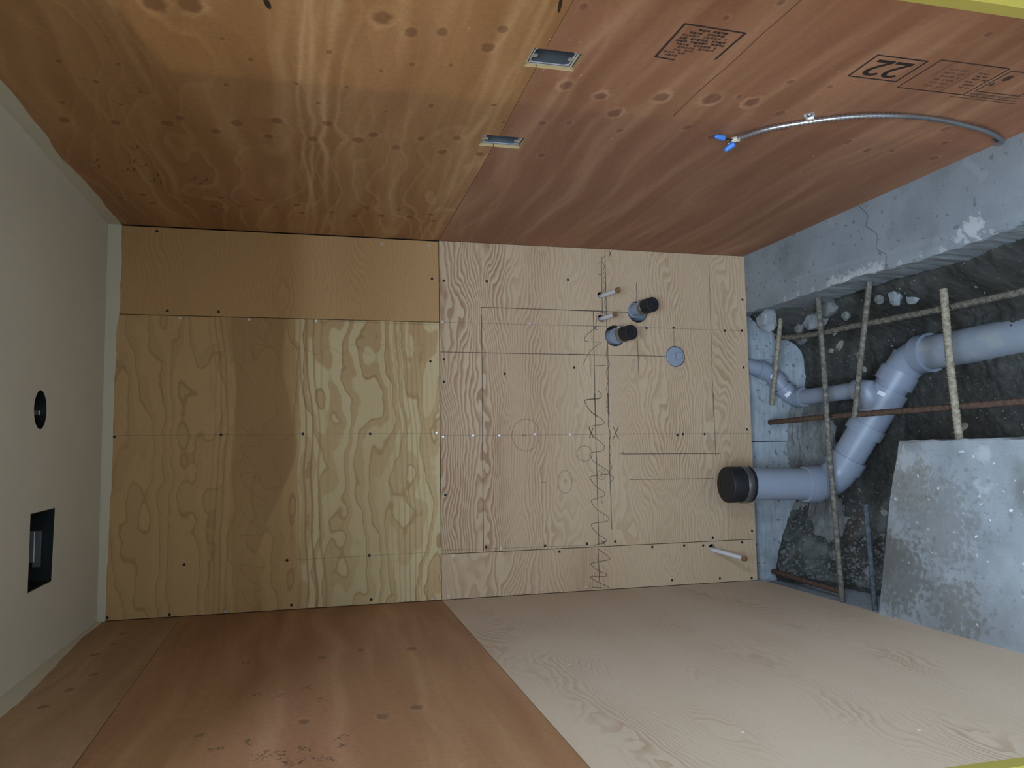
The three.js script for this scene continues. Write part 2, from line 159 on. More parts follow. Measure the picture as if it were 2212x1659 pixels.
function rotaryShade(t, knots, streaks, s0) {            // brown rotary-cut veneer with pale streaks and football knots
  return (a, b, o) => {
    let bw = b + 0.02 * N(a * 1.1 + s0, b * 1.3), kn = 0, halo = 0, shift = 0;
    for (let i = 0; i < knots.length; i++) {
      const k = knots[i], dx = (a - k[0]) / 1.35, dy = b - k[1], r = k[2];
      if (dx > 0.12 || dx < -0.12 || dy > 0.09 || dy < -0.09) continue;
      const q = Math.sqrt(dx * dx + dy * dy) / r * (1 + 0.22 * N(a * 70 + i, b * 70)) + 0.12 * Math.sin(i * 2.4);
      if (q < 1.3) kn = Math.max(kn, 1 - sstep(0.65, 1.05, q));
      halo = Math.max(halo, sstep(0.9, 1.2, q) * (1 - sstep(1.25, 1.9, q)) * (r > 0.013 ? 1 : 0.35) * (0.6 + 0.4 * Math.sin(i * 1.7 + Math.atan2(dy, dx))));
      shift += dy * 1.6 * Math.exp(-q * q * 0.16) * (r > 0.009 ? 1 : 0.3);
    }
    bw += shift * 0.35;
    o[0] = t.base[0]; o[1] = t.base[1]; o[2] = t.base[2];
    mix3(o, t.dark, clamp01(0.45 + 0.8 * fbm(a * 0.9 + s0, bw * 5.5, 4)));
    mix3(o, t.pink, clamp01(0.9 * fbm(a * 1.3 + s0 * 2, bw * 2.4 + 8, 3)));
    const hc = bw * 13 + 1.9 * N(a * 1.2 + s0, bw * 3.2) + 0.9 * N(a * 3.1 + s0, bw * 8) + 0.2 * N(a * 9, bw * 20), fc = hc - Math.floor(hc), on = clamp01(0.55 + 0.9 * N(a * 0.9 + s0 * 3, bw * 3));
    mix3(o, t.dark, (1 - fc) * 0.28 * t.rings); mix3(o, t.pale, sstep(0.72, 0.93, fc) * (1 - sstep(0.95, 1, fc)) * 0.5 * on * t.rings);
    const s1 = 1 - Math.abs(N(a * 0.55 + s0, bw * 11 + 0.5 * N(a * 3, bw * 7))), s2 = 1 - Math.abs(N(a * 0.8 + 40 + s0, bw * 24));
    mix3(o, t.pale, clamp01(sstep(0.62, 1.0, s1) * (0.16 + 0.55 * N(a * 1.4 + 9, bw * 6))) * 0.75);
    const s3 = fbm(a * 0.7 + s0 * 5, bw * 17 + 0.6 * N(a * 2.5, bw * 5), 3); mix3(o, t.dark, clamp01(0.1 + 1.7 * s3) * 0.55); mix3(o, t.pale, clamp01(-0.15 - 1.7 * s3) * 0.55);
    mix3(o, t.pale, clamp01(sstep(0.88, 1.0, s2) * (0.02 + 0.4 * N(a * 1.1, bw * 4 + 30))) * 0.4);
    for (const [y, w, k] of streaks) {
      const d = (bw - y + 0.012 * N(a * 2.2 + y * 40, y * 9) + 0.004 * N(a * 9, y * 30)) / w;
      if (d > -4 && d < 4) mix3(o, t.pale, k * Math.exp(-d * d) * (0.7 + 0.4 * N(a * 2 + y * 11, 3)));
    }
    mix3(o, t.pale, halo * t.halo);
    mix3(o, t.knot, kn * 0.45);
    const f = 1 + 0.05 * fibre(a, b) + 0.03 * N(a * 90, b * 90); o[0] *= f; o[1] *= f; o[2] *= f;
  };
}
function sheetPicture(a0, a1, b0, b1, ppm, shade, draw) {
  const w = Math.min(2048, Math.round((a1 - a0) * ppm)), h = Math.min(2048, Math.round((b1 - b0) * ppm));
  const p = picture(w, h, (i, j, o) => shade(a0 + (i + 0.5) / w * (a1 - a0), b1 - (j + 0.5) / h * (b1 - b0), o));
  if (draw) { p.ctx.setTransform(w / (a1 - a0), 0, 0, -h / (b1 - b0), -a0 * w / (a1 - a0), b1 * h / (b1 - b0)); draw(p.ctx); }
  return texOf(p.c);
}
function stroke(ctx, pts, width, style) {
  ctx.strokeStyle = style; ctx.lineWidth = width; ctx.lineCap = 'round'; ctx.lineJoin = 'round'; ctx.beginPath();
  pts.forEach((p, i) => (i ? ctx.lineTo(p[0], p[1]) : ctx.moveTo(p[0], p[1]))); ctx.stroke();
}
function smooth(pts) { return new THREE.SplineCurve(pts.map((p) => new THREE.Vector2(p[0], p[1]))).getPoints(pts.length * 6).map((p) => [p.x, p.y]); }
function pencil(ctx) {
  for (const [pts, w] of D.lines) stroke(ctx, pts, w > 0.8 ? 0.0022 : 0.0018, 'rgba(44,34,30,' + Math.min(0.92, w * 0.85) + ')');
  for (const [pts, w] of D.curves) stroke(ctx, smooth(pts), 0.0019, 'rgba(48,40,36,' + (w < 0.45 ? 0.16 : Math.min(0.85, w * 0.75)) + ')');
}

// ---------------------------------------------------------------- sheets on walls
const FACE = {                                           // local (a, b, out) -> world for each wall
  back: new THREE.Matrix4().makeBasis(V(1, 0, 0), V(0, 1, 0), V(0, 0, 1)),
  right: new THREE.Matrix4().makeBasis(V(0, 0, 1), V(0, 1, 0), V(-1, 0, 0)).setPosition(ROOM_W, 0, 0),
  left: new THREE.Matrix4().makeBasis(V(0, 0, -1), V(0, 1, 0), V(1, 0, 0)),
};
const edgeMat = std(0xb59a6c, 0.85);
function sheetGeo(wall, outline, holes, thick, lift = 0) {
  const s = new THREE.Shape(outline.map(([a, b]) => new THREE.Vector2(wall === 'left' ? -a : a, b)));
  for (const h of holes) { const p = new THREE.Path(); if (h.length === 3) p.absarc(h[0], h[1], h[2], 0, Math.PI * 2, true); else p.setFromPoints(h.map(([a, b]) => new THREE.Vector2(a, b))); s.holes.push(p); }
  const g = new THREE.ExtrudeGeometry(s, { depth: thick, bevelEnabled: false, curveSegments: 20 });
  g.translate(0, 0, lift - thick);
  let a0 = 1e9, a1 = -1e9, b0 = 1e9, b1 = -1e9;
  for (const [a, b] of outline) { a0 = Math.min(a0, a); a1 = Math.max(a1, a); b0 = Math.min(b0, b); b1 = Math.max(b1, b); }
  const P = g.attributes.position, U = g.attributes.uv;
  for (let i = 0; i < P.count; i++) { const a = wall === 'left' ? -P.getX(i) : P.getX(i); U.setXY(i, (a - a0) / (a1 - a0), (P.getY(i) - b0) / (b1 - b0)); }
  g.applyMatrix4(FACE[wall]);
  return { g, a0, a1, b0, b1 };
}
function sheet(name, parent, wall, outline, holes, ppm, shade, draw, label, thick = 0.018) {
  const s = sheetGeo(wall, outline, holes, thick);
  return part(name, s.g, [new THREE.MeshStandardMaterial({ map: sheetPicture(s.a0, s.a1, s.b0, s.b1, ppm, shade, draw), roughness: 0.72 }), edgeMat], parent, label);
}
const rect = (a0, a1, b0, b1) => [[a0, b0], [a1, b0], [a1, b1], [a0, b1]];

// screws: one countersunk head each, a part of the sheet that it holds
const zinc = std(0xd8dbe0, 0.28, { metalness: 0.9 }), blackScrew = std(0x1d1a17, 0.6, { metalness: 0.2 });
const screwGeo = mergeGeometries([
  new THREE.CylinderGeometry(0.0046, 0.0046, 0.0012, 12).rotateX(Math.PI / 2),
  new THREE.TorusGeometry(0.0036, 0.0009, 6, 14).translate(0, 0, 0.0006),
  new THREE.CylinderGeometry(0.0012, 0.0015, 0.002, 4).rotateX(Math.PI / 2).translate(0, 0, 0.0004),
].map((g) => g.toNonIndexed()));
const screwHole = lathe([[0.0001, 0.0002], [0.0030, 0.0003], [0.0040, 0.0006], [0.0046, 0.0003], [0.0048, 0]], 12).rotateX(Math.PI / 2);

// ================================================================ BACK WALL
const wallBack = thing('wall_back', 'far plywood wall of the small room, with drain and water stubs poking through', 'wall', null, 'structure');
const shellMat = std(0x6b6157, 0.95);
part('stud_backing', boxGeo(-0.15, ROOM_W + 0.15, 0.0, 2.62, -0.2, -0.12), shellMat, wallBack);
const SEAM = 1.221, X1 = 0.156, X2 = 0.968, G = 0.0012;
const lowTones = [[200, 175, 143], [153, 117, 84], [187, 158, 125]];
const lowContrast = (a, b) => clamp01(0.26 + 0.75 * sstep(0.93, 1.02, b) + 0.5 * Math.exp(-(((b - 0.33) / 0.12) ** 2)) * (0.7 + 0.4 * N(a * 2, 5)) + 0.5 * Math.exp(-(((b - 0.86) / 0.05) ** 2)) + 0.25 * Math.exp(-(((b - 0.1) / 0.06) ** 2)));
const waterHoles = [[1.087, 0.61, 0.0125], [1.0, 0.609, 0.0135]];
const backSheets = [
  [X1 + G, ROOM_W - 0.001, 0.0, SEAM - G, sheet('plywood_panel', wallBack, 'back', rect(X1 + G, ROOM_W - 0.001, 0.0, SEAM - G), [[1.027, 0.461, 0.041], [0.9335, 0.556, 0.040], [0.859, 0.311, 0.0405], ...waterHoles], 1500,
    firShade(lowTones, lowContrast), pencil, 'pale plywood sheet with fine grain, pencil layout lines and scribbles')],
  [0.002, X1 - G, 0.0, SEAM - G, sheet('plywood_panel', wallBack, 'back', rect(0.002, X1 - G, 0.0, SEAM - G), [[0.132, 0.187, 0.0135]], 1500,
    firShade([[199, 174, 142], [156, 121, 90], [186, 157, 125]], (a, b) => clamp01(0.15 + 0.55 * sstep(0.55, 0.7, b) * (1 - 0.5 * sstep(1.0, 1.15, b)) + 0.15 * N(a * 4, b * 5)), 70, 9.7), pencil, 'narrow plywood strip beside the left wall')],
  [0.002, X2 - G, SEAM + G, ROOM_H, sheet('plywood_panel', wallBack, 'back', rect(0.002, X2 - G, SEAM + G, ROOM_H), [], 1500, boldShade(), pencil, 'yellowish plywood sheet with broad flame grain')],
  [X2 + G, ROOM_W - 0.004, SEAM + G, ROOM_H, sheet('plywood_panel', wallBack, 'back', rect(X2 + G, ROOM_W - 0.004, SEAM + G, ROOM_H), [], 1500,
    firShade([[190, 150, 98], [160, 120, 74], [180, 138, 88]], (a, b) => 0.3 + 0.2 * N(a * 5, b * 3), 95, 21.3), pencil, 'plain brown narrow plywood sheet in the upper corner')],
];
function screwsOn(list, geo, mat, lift) {
  for (const [x, y] of list) {
    const s = backSheets.find(([a0, a1, b0, b1]) => x > a0 && x < a1 && y > b0 && y < b1);
    if (!s) continue;
    const m = part('screw', geo, mat, s[4]); m.position.set(x, y, lift); m.rotation.z = x * 37 + y * 11;
  }
}
screwsOn(D.silver, screwGeo, zinc, 0.0005);
screwsOn(D.dark, screwHole, blackScrew, 0.0001);

// ================================================================ SIDE WALLS
const wallRight = thing('wall_right', 'reddish brown plywood wall with two electrical boxes and a metal cable', 'wall', null, 'structure');
part('stud_backing', boxGeo(ROOM_W + 0.09, ROOM_W + 0.16, -0.028, 2.62, -0.2, 2.07), shellMat, wallRight);
const BOX_A = [1.300, 1.372, 1.156, 1.258], BOX_B = [0.889, 0.957, 1.158, 1.263];
const upperTones = { base: [180, 135, 88], dark: [148, 104, 62], pale: [204, 166, 120], pink: [180, 130, 102], knot: [100, 66, 40], rings: 1, halo: 0.45 };
const lowerTones = { base: [166, 119, 88], dark: [136, 91, 64], pale: [190, 150, 118], pink: [166, 108, 83], knot: [98, 68, 54], rings: 0.2, halo: 0.75 };
const chips = (ctx) => { for (const [z, y] of D.chipsR) { ctx.fillStyle = 'rgba(226,204,172,0.85)'; ctx.beginPath(); ctx.ellipse(z, y, 0.0016 + 0.0014 * Math.abs(Math.sin(z * 80)), 0.0014, z * 9, 0, 6.3); ctx.fill(); } };
const Zn = DOOR_Z, slopeR = (z) => 0.001 - 0.0265 * Math.min(1.1, z);
sheet('plywood_panel', wallRight, 'right', [[0.0, SEAM + G], [BOX_B[0], SEAM + 0.004], [BOX_B[0], BOX_B[3]], [BOX_B[1], BOX_B[3]], [BOX_B[1], SEAM + 0.004], [BOX_A[0], SEAM + 0.012], [BOX_A[0], BOX_A[3]], [BOX_A[1], BOX_A[3]], [BOX_A[1], SEAM + 0.014], [Zn, SEAM + 0.018], [Zn, ROOM_H], [0.0, ROOM_H]], [], 1040,
  rotaryShade(upperTones, D.knotsU, [[1.68, 0.005, 0.8], [1.662, 0.006, 0.75], [1.63, 0.008, 0.8], [1.598, 0.005, 0.4], [1.285, 0.008, 0.6], [1.262, 0.006, 0.5], [1.315, 0.007, 0.35]], 3.1),
  (ctx) => {
    for (const [z, y] of D.scratchR) { stroke(ctx, [[z, y], [z + 0.02, y - 0.006]], 0.004, 'rgba(58,40,24,0.55)'); stroke(ctx, [[z - 0.012, y + 0.008], [z + 0.005, y + 0.012]], 0.003, 'rgba(58,40,24,0.4)'); }
    chips(ctx);
    ctx.fillStyle = 'rgba(28,20,14,0.9)';                // dark pitch pockets
    for (const [z, y, l, w] of [[1.415, 1.734, 0.018, 0.005], [1.485, 1.715, 0.01, 0.004], [1.52, 1.203 + 0.05, 0.026, 0.003]]) { ctx.beginPath(); ctx.ellipse(z, y, l, w, 0.2, 0, 6.3); ctx.fill(); }
  }, 'orange-brown upper plywood sheet with knots and pale streaks');
const textBars = (ctx, x, y, w, h, k) => {               // print too small to read: broken dashes
  let u = 0; const R = Math.floor(k * 13.7) % 5;
  for (let i = 0; u < w; i++) { const l = h * (0.5 + 0.5 * ((i * 7 + R * 3) % 5) / 4); if ((i + R) % 6) { ctx.fillRect(x + u, y + h * 0.1 * ((i * 3) % 3), Math.min(l, w - u), h * (0.75 + 0.25 * (i % 2))); } u += l + h * 0.22; }
};
sheet('plywood_panel', wallRight, 'right', [[0.0, slopeR(0)], [1.1, slopeR(1.1)], [Zn, slopeR(1.1)], [Zn, SEAM + 0.016], [BOX_A[1], SEAM + 0.012], [BOX_A[1], BOX_A[2]], [BOX_A[0], BOX_A[2]], [BOX_A[0], SEAM + 0.010], [BOX_B[1], SEAM + 0.002], [BOX_B[1], BOX_B[2]], [BOX_B[0], BOX_B[2]], [BOX_B[0], SEAM + 0.002], [0.0, SEAM - G]], [[1.196, 0.012, 0.011]], 1040,
  rotaryShade(lowerTones, D.knotsL, [[0.93, 0.012, 0.3], [0.80, 0.01, 0.35], [0.70, 0.014, 0.3], [0.52, 0.01, 0.3], [0.36, 0.012, 0.3], [1.02, 0.01, 0.35], [1.12, 0.008, 0.3], [0.62, 0.007, 0.25]], 12.4),
  (ctx) => {
    chips(ctx);
    stroke(ctx, smooth([[1.95, 0.856], [1.624, 0.858], [1.5, 0.862], [1.405, 0.861], [1.28, 0.866], [1.151, 0.864]]), 0.0022, 'rgba(52,32,24,0.7)');
    // grade stamps; the print runs up the wall with its head towards the far wall
    const ink = (k) => 'rgba(30,24,24,' + k + ')';
    const frame = (z0, z1, y0, y1, w, k) => stroke(ctx, [[z0, y0], [z1, y0], [z1, y1], [z0, y1], [z0, y0]], w, ink(k));
    ctx.save(); ctx.transform(0, 1, -1, 0, 1.388, 0.894);  // x up the wall, y towards the far wall; origin at the lower far corner
    stroke(ctx, [[0.006, -0.02], [0.0, -0.119], [0.123, -0.124], [0.125, -0.004], [0.085, 0.0]], 0.0046, ink(0.92));
    ctx.restore();
    ctx.save(); ctx.transform(0, -1, -1, 0, 1.512, 1.017); // lines of fine print, first line nearest the door side
    const rows = [[0.035, 0.06, 0.95], [0.022, 0.075, 0.8], [0.012, 0.09, 0.6], [0.012, 0.095, 0.85], [0.01, 0.098, 0.9], [0.016, 0.082, 0.7], [0.018, 0.08, 0.6], [0.02, 0.04, 0.5], [0.005, 0.045, 0.55], [0.012, 0.03, 0.7]];
    rows.forEach(([x, w, k], i) => { ctx.fillStyle = ink(k); textBars(ctx, x, 0.011 + i * 0.0104, w, 0.0074, i + 1); });
    ctx.restore();
    frame(1.405, 1.492, 0.4825, 0.5975, 0.0042, 0.95);
    ctx.save(); ctx.translate(1.474, 0.494); ctx.transform(0, 1, -1, 0, 0, 0); ctx.scale(1, -1);   // reads up the wall
    ctx.fillStyle = ink(0.92);
    ctx.save(); ctx.scale(0.001, 0.001); ctx.font = '82px sans-serif'; ctx.textAlign = 'left'; ctx.lineWidth = 3.4; ctx.strokeStyle = ink(0.92); ctx.lineJoin = 'round'; for (const [c, x] of [['2', 2], ['2', 46]]) { ctx.fillText(c, x, 2); ctx.strokeText(c, x, 2); } ctx.restore();
    ctx.restore();
    frame(1.384, 1.503, 0.2935, 0.460, 0.0036, 0.85);
    stroke(ctx, [[1.503, 0.425], [1.44, 0.427]], 0.0018, ink(0.5)); stroke(ctx, [[1.503, 0.352], [1.386, 0.355]], 0.0018, ink(0.6));
    ctx.save(); ctx.transform(0, -1, -1, 0, 1.49, 0.345);
    [0.5, 0.7, 0.75, 0.7, 0.6, 0.45].forEach((k, i) => { ctx.fillStyle = ink(k); textBars(ctx, 0.004 + 0.004 * (i % 3), 0.014 + i * 0.012, 0.036 - 0.006 * (i % 2), 0.006, i + 3); });
    ctx.restore();
    ctx.save(); ctx.transform(0, -1, -1, 0, 1.49, 0.42);
    [0.3, 0.4, 0.45, 0.4, 0.35, 0.3].forEach((k, i) => { ctx.fillStyle = ink(k); textBars(ctx, 0.006, 0.012 + i * 0.014, 0.05, 0.007, i + 5); });
    ctx.restore();
    frame(1.405, 1.496, 0.165, 0.282, 0.0034, 0.75);
    ctx.fillStyle = ink(0.65); ctx.beginPath(); ctx.ellipse(1.468, 0.262, 0.012, 0.008, 0, 0, 6.3); ctx.fill(); ctx.beginPath(); ctx.ellipse(1.438, 0.272, 0.008, 0.005, 0, 0, 6.3); ctx.fill();
    for (const [z, y0, y1, k] of [[1.395, 0.15, 0.296, 0.5], [1.383, 0.15, 0.292, 0.55], [1.372, 0.14, 0.315, 0.6]]) stroke(ctx, [[z, y0], [z, y1]], 0.0028, ink(k));
    ctx.save(); ctx.transform(0, -1, -1, 0, 1.396, 0.28); ctx.fillStyle = ink(0.4); textBars(ctx, 0, 0.003, 0.1, 0.007, 2); textBars(ctx, 0.01, 0.013, 0.1, 0.006, 4); ctx.restore();
  }, 'reddish brown lower plywood sheet with black grade stamps');

const wallLeft = thing('wall_left', 'plywood wall with a pale lower sheet and darker reddish sheets above', 'wall', null, 'structure');
part('stud_backing', boxGeo(-0.16, -0.019, 0.0, 2.62, -0.2, 2.07), shellMat, wallLeft);
const LSEAM = 2.045;
const blotches = (ctx) => { for (const [z, y] of D.marksLeft) for (let k = 0; k < 9; k++) { const p = z + rr(-0.014, 0.014), q = y + rr(-0.01, 0.01); stroke(ctx, [[p, q], [p + rr(-0.008, 0.008), q + rr(-0.005, 0.005)], [p + rr(-0.01, 0.01), q + rr(-0.006, 0.006)]], rr(0.0012, 0.0034), 'rgba(58,46,32,' + rr(0.2, 0.5) + ')'); } };
sheet('plywood_panel', wallLeft, 'left', [[0, LSEAM + 0.012], [Zn, LSEAM - 0.018], [Zn, ROOM_H], [0, ROOM_H]], [], 1000,
  rotaryShade({ base: [176, 142, 106], dark: [154, 118, 82], pale: [194, 163, 126], pink: [174, 136, 108], knot: [100, 70, 46], rings: 0.15, halo: 0.3 }, D.knotsLeft, [], 27.4), null, 'tan strip of plywood under the ceiling');
sheet('plywood_panel', wallLeft, 'left', [[0, SEAM + G], [Zn, SEAM + G], [Zn, LSEAM - 0.021], [0, LSEAM + 0.0105]], [], 1040,
  rotaryShade({ base: [172, 129, 90], dark: [145, 102, 67], pale: [192, 154, 115], pink: [173, 119, 92], knot: [96, 70, 52], rings: 0.22, halo: 0.6 }, D.knotsLeftU, [[1.42, 0.012, 0.35]], 33.9), blotches, 'reddish brown upper plywood sheet with scuffs');
sheet('plywood_panel', wallLeft, 'left', [[0, -0.02], [Zn, -0.02], [Zn, SEAM - G], [0, SEAM - G]], [], 1040,
  firShade([[206, 186, 162], [168, 139, 111], [195, 172, 145]], (a, b) => clamp01(0.55 + 0.9 * N(a * 3.5 + 2, b * 8)) * clamp01(0.1 + 0.75 * sstep(0.95, 1.1, b) * sstep(0.15, 0.7, a) + 0.45 * Math.exp(-(((b - 0.62 - 0.1 * N(a * 2, 3)) / 0.1) ** 2)) * sstep(0.2, 0.8, a) + 0.5 * Math.exp(-(((b - 0.3 - 0.08 * N(a * 2, 9)) / 0.07) ** 2)) + 0.35 * N(a * 3, b * 6)), 66, 41.2),
  (ctx) => { for (const [z, y] of [[1.42, 0.905], [1.5, 0.6], [0.9, 1.06]]) { ctx.fillStyle = 'rgba(245,240,228,0.9)'; ctx.beginPath(); ctx.ellipse(z, y, 0.003, 0.003, 0, 0, 6.3); ctx.fill(); } }, 'pale lower plywood sheet with swirling grain');

// joint compound smeared over the plywood under the ceiling
const mudMat = std(0xd2ccb6, 0.9);
function mudBand(parent, wall, len, edge) {
  const pts = [[0, ROOM_H - 0.0005]], n = 90;
  for (let i = 0; i <= n; i++) { const a = len * i / n; pts.push([a, edge(a) + 0.004 * N(a * 9, edge(0) * 50) + 0.0018 * N(a * 40, 3)]); }
  pts.push([len, ROOM_H - 0.0005]);
  part('joint_compound', sheetGeo(wall, pts, [], 0.0012, 0.0012).g, mudMat, parent, 'pale joint compound band');
}
mudBand(wallBack, 'back', ROOM_W - 0.001, (x) => 2.276 - 0.008 * sstep(0.1, 0.6, x) - 0.009 * sstep(0.9, 1.0, x));
mudBand(wallRight, 'right', Zn, (z) => 2.262 + 0.012 * Math.exp(-(((z - 0.6) / 0.12) ** 2)));
mudBand(wallLeft, 'left', Zn, (z) => 2.286 - 0.036 * sstep(0.1, 0.9, z));

// ================================================================ CEILING
const ceilMat = new THREE.MeshStandardMaterial({ map: texOf(picture(1024, 1024, (i, j, o) => { const n = 4 * fbm(i / 200, j / 200, 4) + 2.5 * N(i * 0.9, j * 0.9); o[0] = 216 + n; o[1] = 209 + n; o[2] = 188 + n; }).c, true), roughness: 0.92 });
{
  const ceiling = thing('ceiling', 'white drywall ceiling with a round and a square cut-out', 'ceiling', null, 'structure');
  const s = new THREE.Shape([[-0.15, -0.2], [ROOM_W + 0.16, -0.2], [ROOM_W + 0.16, 2.07], [-0.15, 2.07]].map(([x, z]) => new THREE.Vector2(x, -z)));
  const c = new THREE.Path(); c.absarc(0.628, -0.585, 0.048, 0, Math.PI * 2, true); s.holes.push(c);
  const q = new THREE.Path(); q.setFromPoints([[0.194, 0.632], [0.195, 0.455], [0.381, 0.444], [0.379, 0.631]].map(([x, z]) => new THREE.Vector2(x, -z))); s.holes.push(q);
  const g = new THREE.ExtrudeGeometry(s, { depth: 0.016, bevelEnabled: false, curveSegments: 40 }).rotateX(-Math.PI / 2).translate(0, ROOM_H, 0);
  part('drywall', g, ceilMat, ceiling);
  part('attic_cover', boxGeo(-0.16, ROOM_W + 0.16, 2.6, 2.68, -0.2, 1.957), shellMat, ceiling);
}
{ // recessed can in the round cut-out
  const t = thing('recessed_light_can', 'dark round recessed light can set in the ceiling', 'light can');
  part('housing', new THREE.CylinderGeometry(0.0474, 0.0474, 0.146, 36, 1, true).translate(0.628, ROOM_H + 0.074, 0.585), std(0x2c3130, 0.45, { metalness: 0.5, side: THREE.DoubleSide }), t);
  part('top', new THREE.CylinderGeometry(0.050, 0.050, 0.003, 36).translate(0.628, ROOM_H + 0.147, 0.585), std(0x3a4040, 0.5, { metalness: 0.4 }), t);
  for (const a of [0.6, 2.7, 4.6]) { const m = part('spring_clip', new RoundedBoxGeometry(0.012, 0.03, 0.004, 2, 0.001), zinc, t); m.position.set(0.628 + 0.0445 * Math.cos(a), ROOM_H + 0.03, 0.585 + 0.0445 * Math.sin(a)); m.rotation.y = Math.PI / 2 - a; }
}
{ // bath fan housing in the square cut-out
  const t = thing('fan_housing', 'dark square exhaust fan housing set in the ceiling', 'fan');
  const dark = std(0x303434, 0.4, { metalness: 0.6, side: THREE.DoubleSide }), y0 = ROOM_H + 0.001, y1 = ROOM_H + 0.17;
  const qc = [[0.1955, 0.6305], [0.1965, 0.4565], [0.3795, 0.4455], [0.3775, 0.6295]];
  qc.forEach((p, k) => { const n = qc[(k + 1) % 4], L = Math.hypot(n[0] - p[0], n[1] - p[1]), m = part('side', new THREE.BoxGeometry(L, y1 - y0, 0.0016), dark, t); m.position.set((p[0] + n[0]) / 2, (y0 + y1) / 2, (p[1] + n[1]) / 2); m.rotation.y = -Math.atan2(n[1] - p[1], n[0] - p[0]); });
  part('top', boxGeo(0.192, 0.383, y1, y1 + 0.003, 0.442, 0.635), dark, t);
  part('blower_wheel', mergeGeometries([new THREE.CylinderGeometry(0.066, 0.066, 0.07, 36, 1, true), new THREE.TorusGeometry(0.066, 0.004, 8, 36).rotateX(Math.PI / 2).translate(0, -0.035, 0), new THREE.CylinderGeometry(0.022, 0.022, 0.05, 20)].map((g) => g.toNonIndexed())).translate(0.286, y0 + 0.11, 0.555), std(0x101212, 0.5, { side: THREE.DoubleSide }), t);
  part('bracket', boxGeo(0.235, 0.325, y0 + 0.022, y0 + 0.04, 0.468, 0.472), zinc, t);
  part('junction_cover', new RoundedBoxGeometry(0.08, 0.05, 0.016, 2, 0.003).translate(0.285, y0 + 0.06, 0.466), std(0x9aa0a0, 0.35, { metalness: 0.7 }), t);
}

// ================================================================ CONCRETE AND TRENCH
const slabY = (z) => -0.018 * Math.max(0, Math.min(1.2, z));
function concrete(s0, tone, opts = {}) {
  return (a, b, o) => {
    const n = fbm(a * 3 + s0, b * 3, 5), m = fbm(a * 11 + s0, b * 11 + 3, 4), g = N(a * 190, b * 190) * 0.6 + N(a * 420 + s0, b * 420) * 0.4;
    const k = 1 + 0.10 * n + 0.06 * (opts.mottle ?? 1) * m + 0.05 * g; o[0] = tone[0] * k; o[1] = tone[1] * k; o[2] = tone[2] * k;
    const st = sstep(0.12, 0.42, fbm(a * 2.3 + s0 * 3, b * 2.3 + 9, 5)) * (opts.stain ?? 0.35); mix3(o, [tone[0] * 0.62, tone[1] * 0.6, tone[2] * 0.55], st);
    const wh = sstep(0.34, 0.52, fbm(a * 7 + s0 * 5, b * 7 + 2, 5)) * (opts.white ?? 0.4); mix3(o, [214, 218, 218], wh);
    for (const [x, y, r, col, k] of opts.patches ?? []) { const q = Math.hypot(a - x, (b - y)) / r + 0.5 * fbm(a * 14 + x * 9, b * 14, 4) + 1.1 * fbm(a * 60, b * 60 + y * 9, 3); if (q < 1.1) mix3(o, col, k * (1 - sstep(0.55, 1.05, q))); }
    const pit = sstep(0.60, 0.72, N(a * 48 + s0, b * 48)); mix3(o, [tone[0] * 0.5, tone[1] * 0.5, tone[2] * 0.5], pit * (opts.pit ?? 0.35));
  };
}
function planMap(g, sx = 1) { const P = g.attributes.position, n = g.attributes.normal, U = new Float32Array(P.count * 2); for (let i = 0; i < P.count; i++) { const ny = Math.abs(n.getY(i)), nx = Math.abs(n.getX(i)); U[i * 2] = (ny > 0.6 ? P.getX(i) : nx > 0.6 ? P.getZ(i) : P.getX(i)) * sx; U[i * 2 + 1] = (ny > 0.6 ? -P.getZ(i) : P.getY(i)) * sx; } g.setAttribute('uv', new THREE.BufferAttribute(U, 2)); return g; }
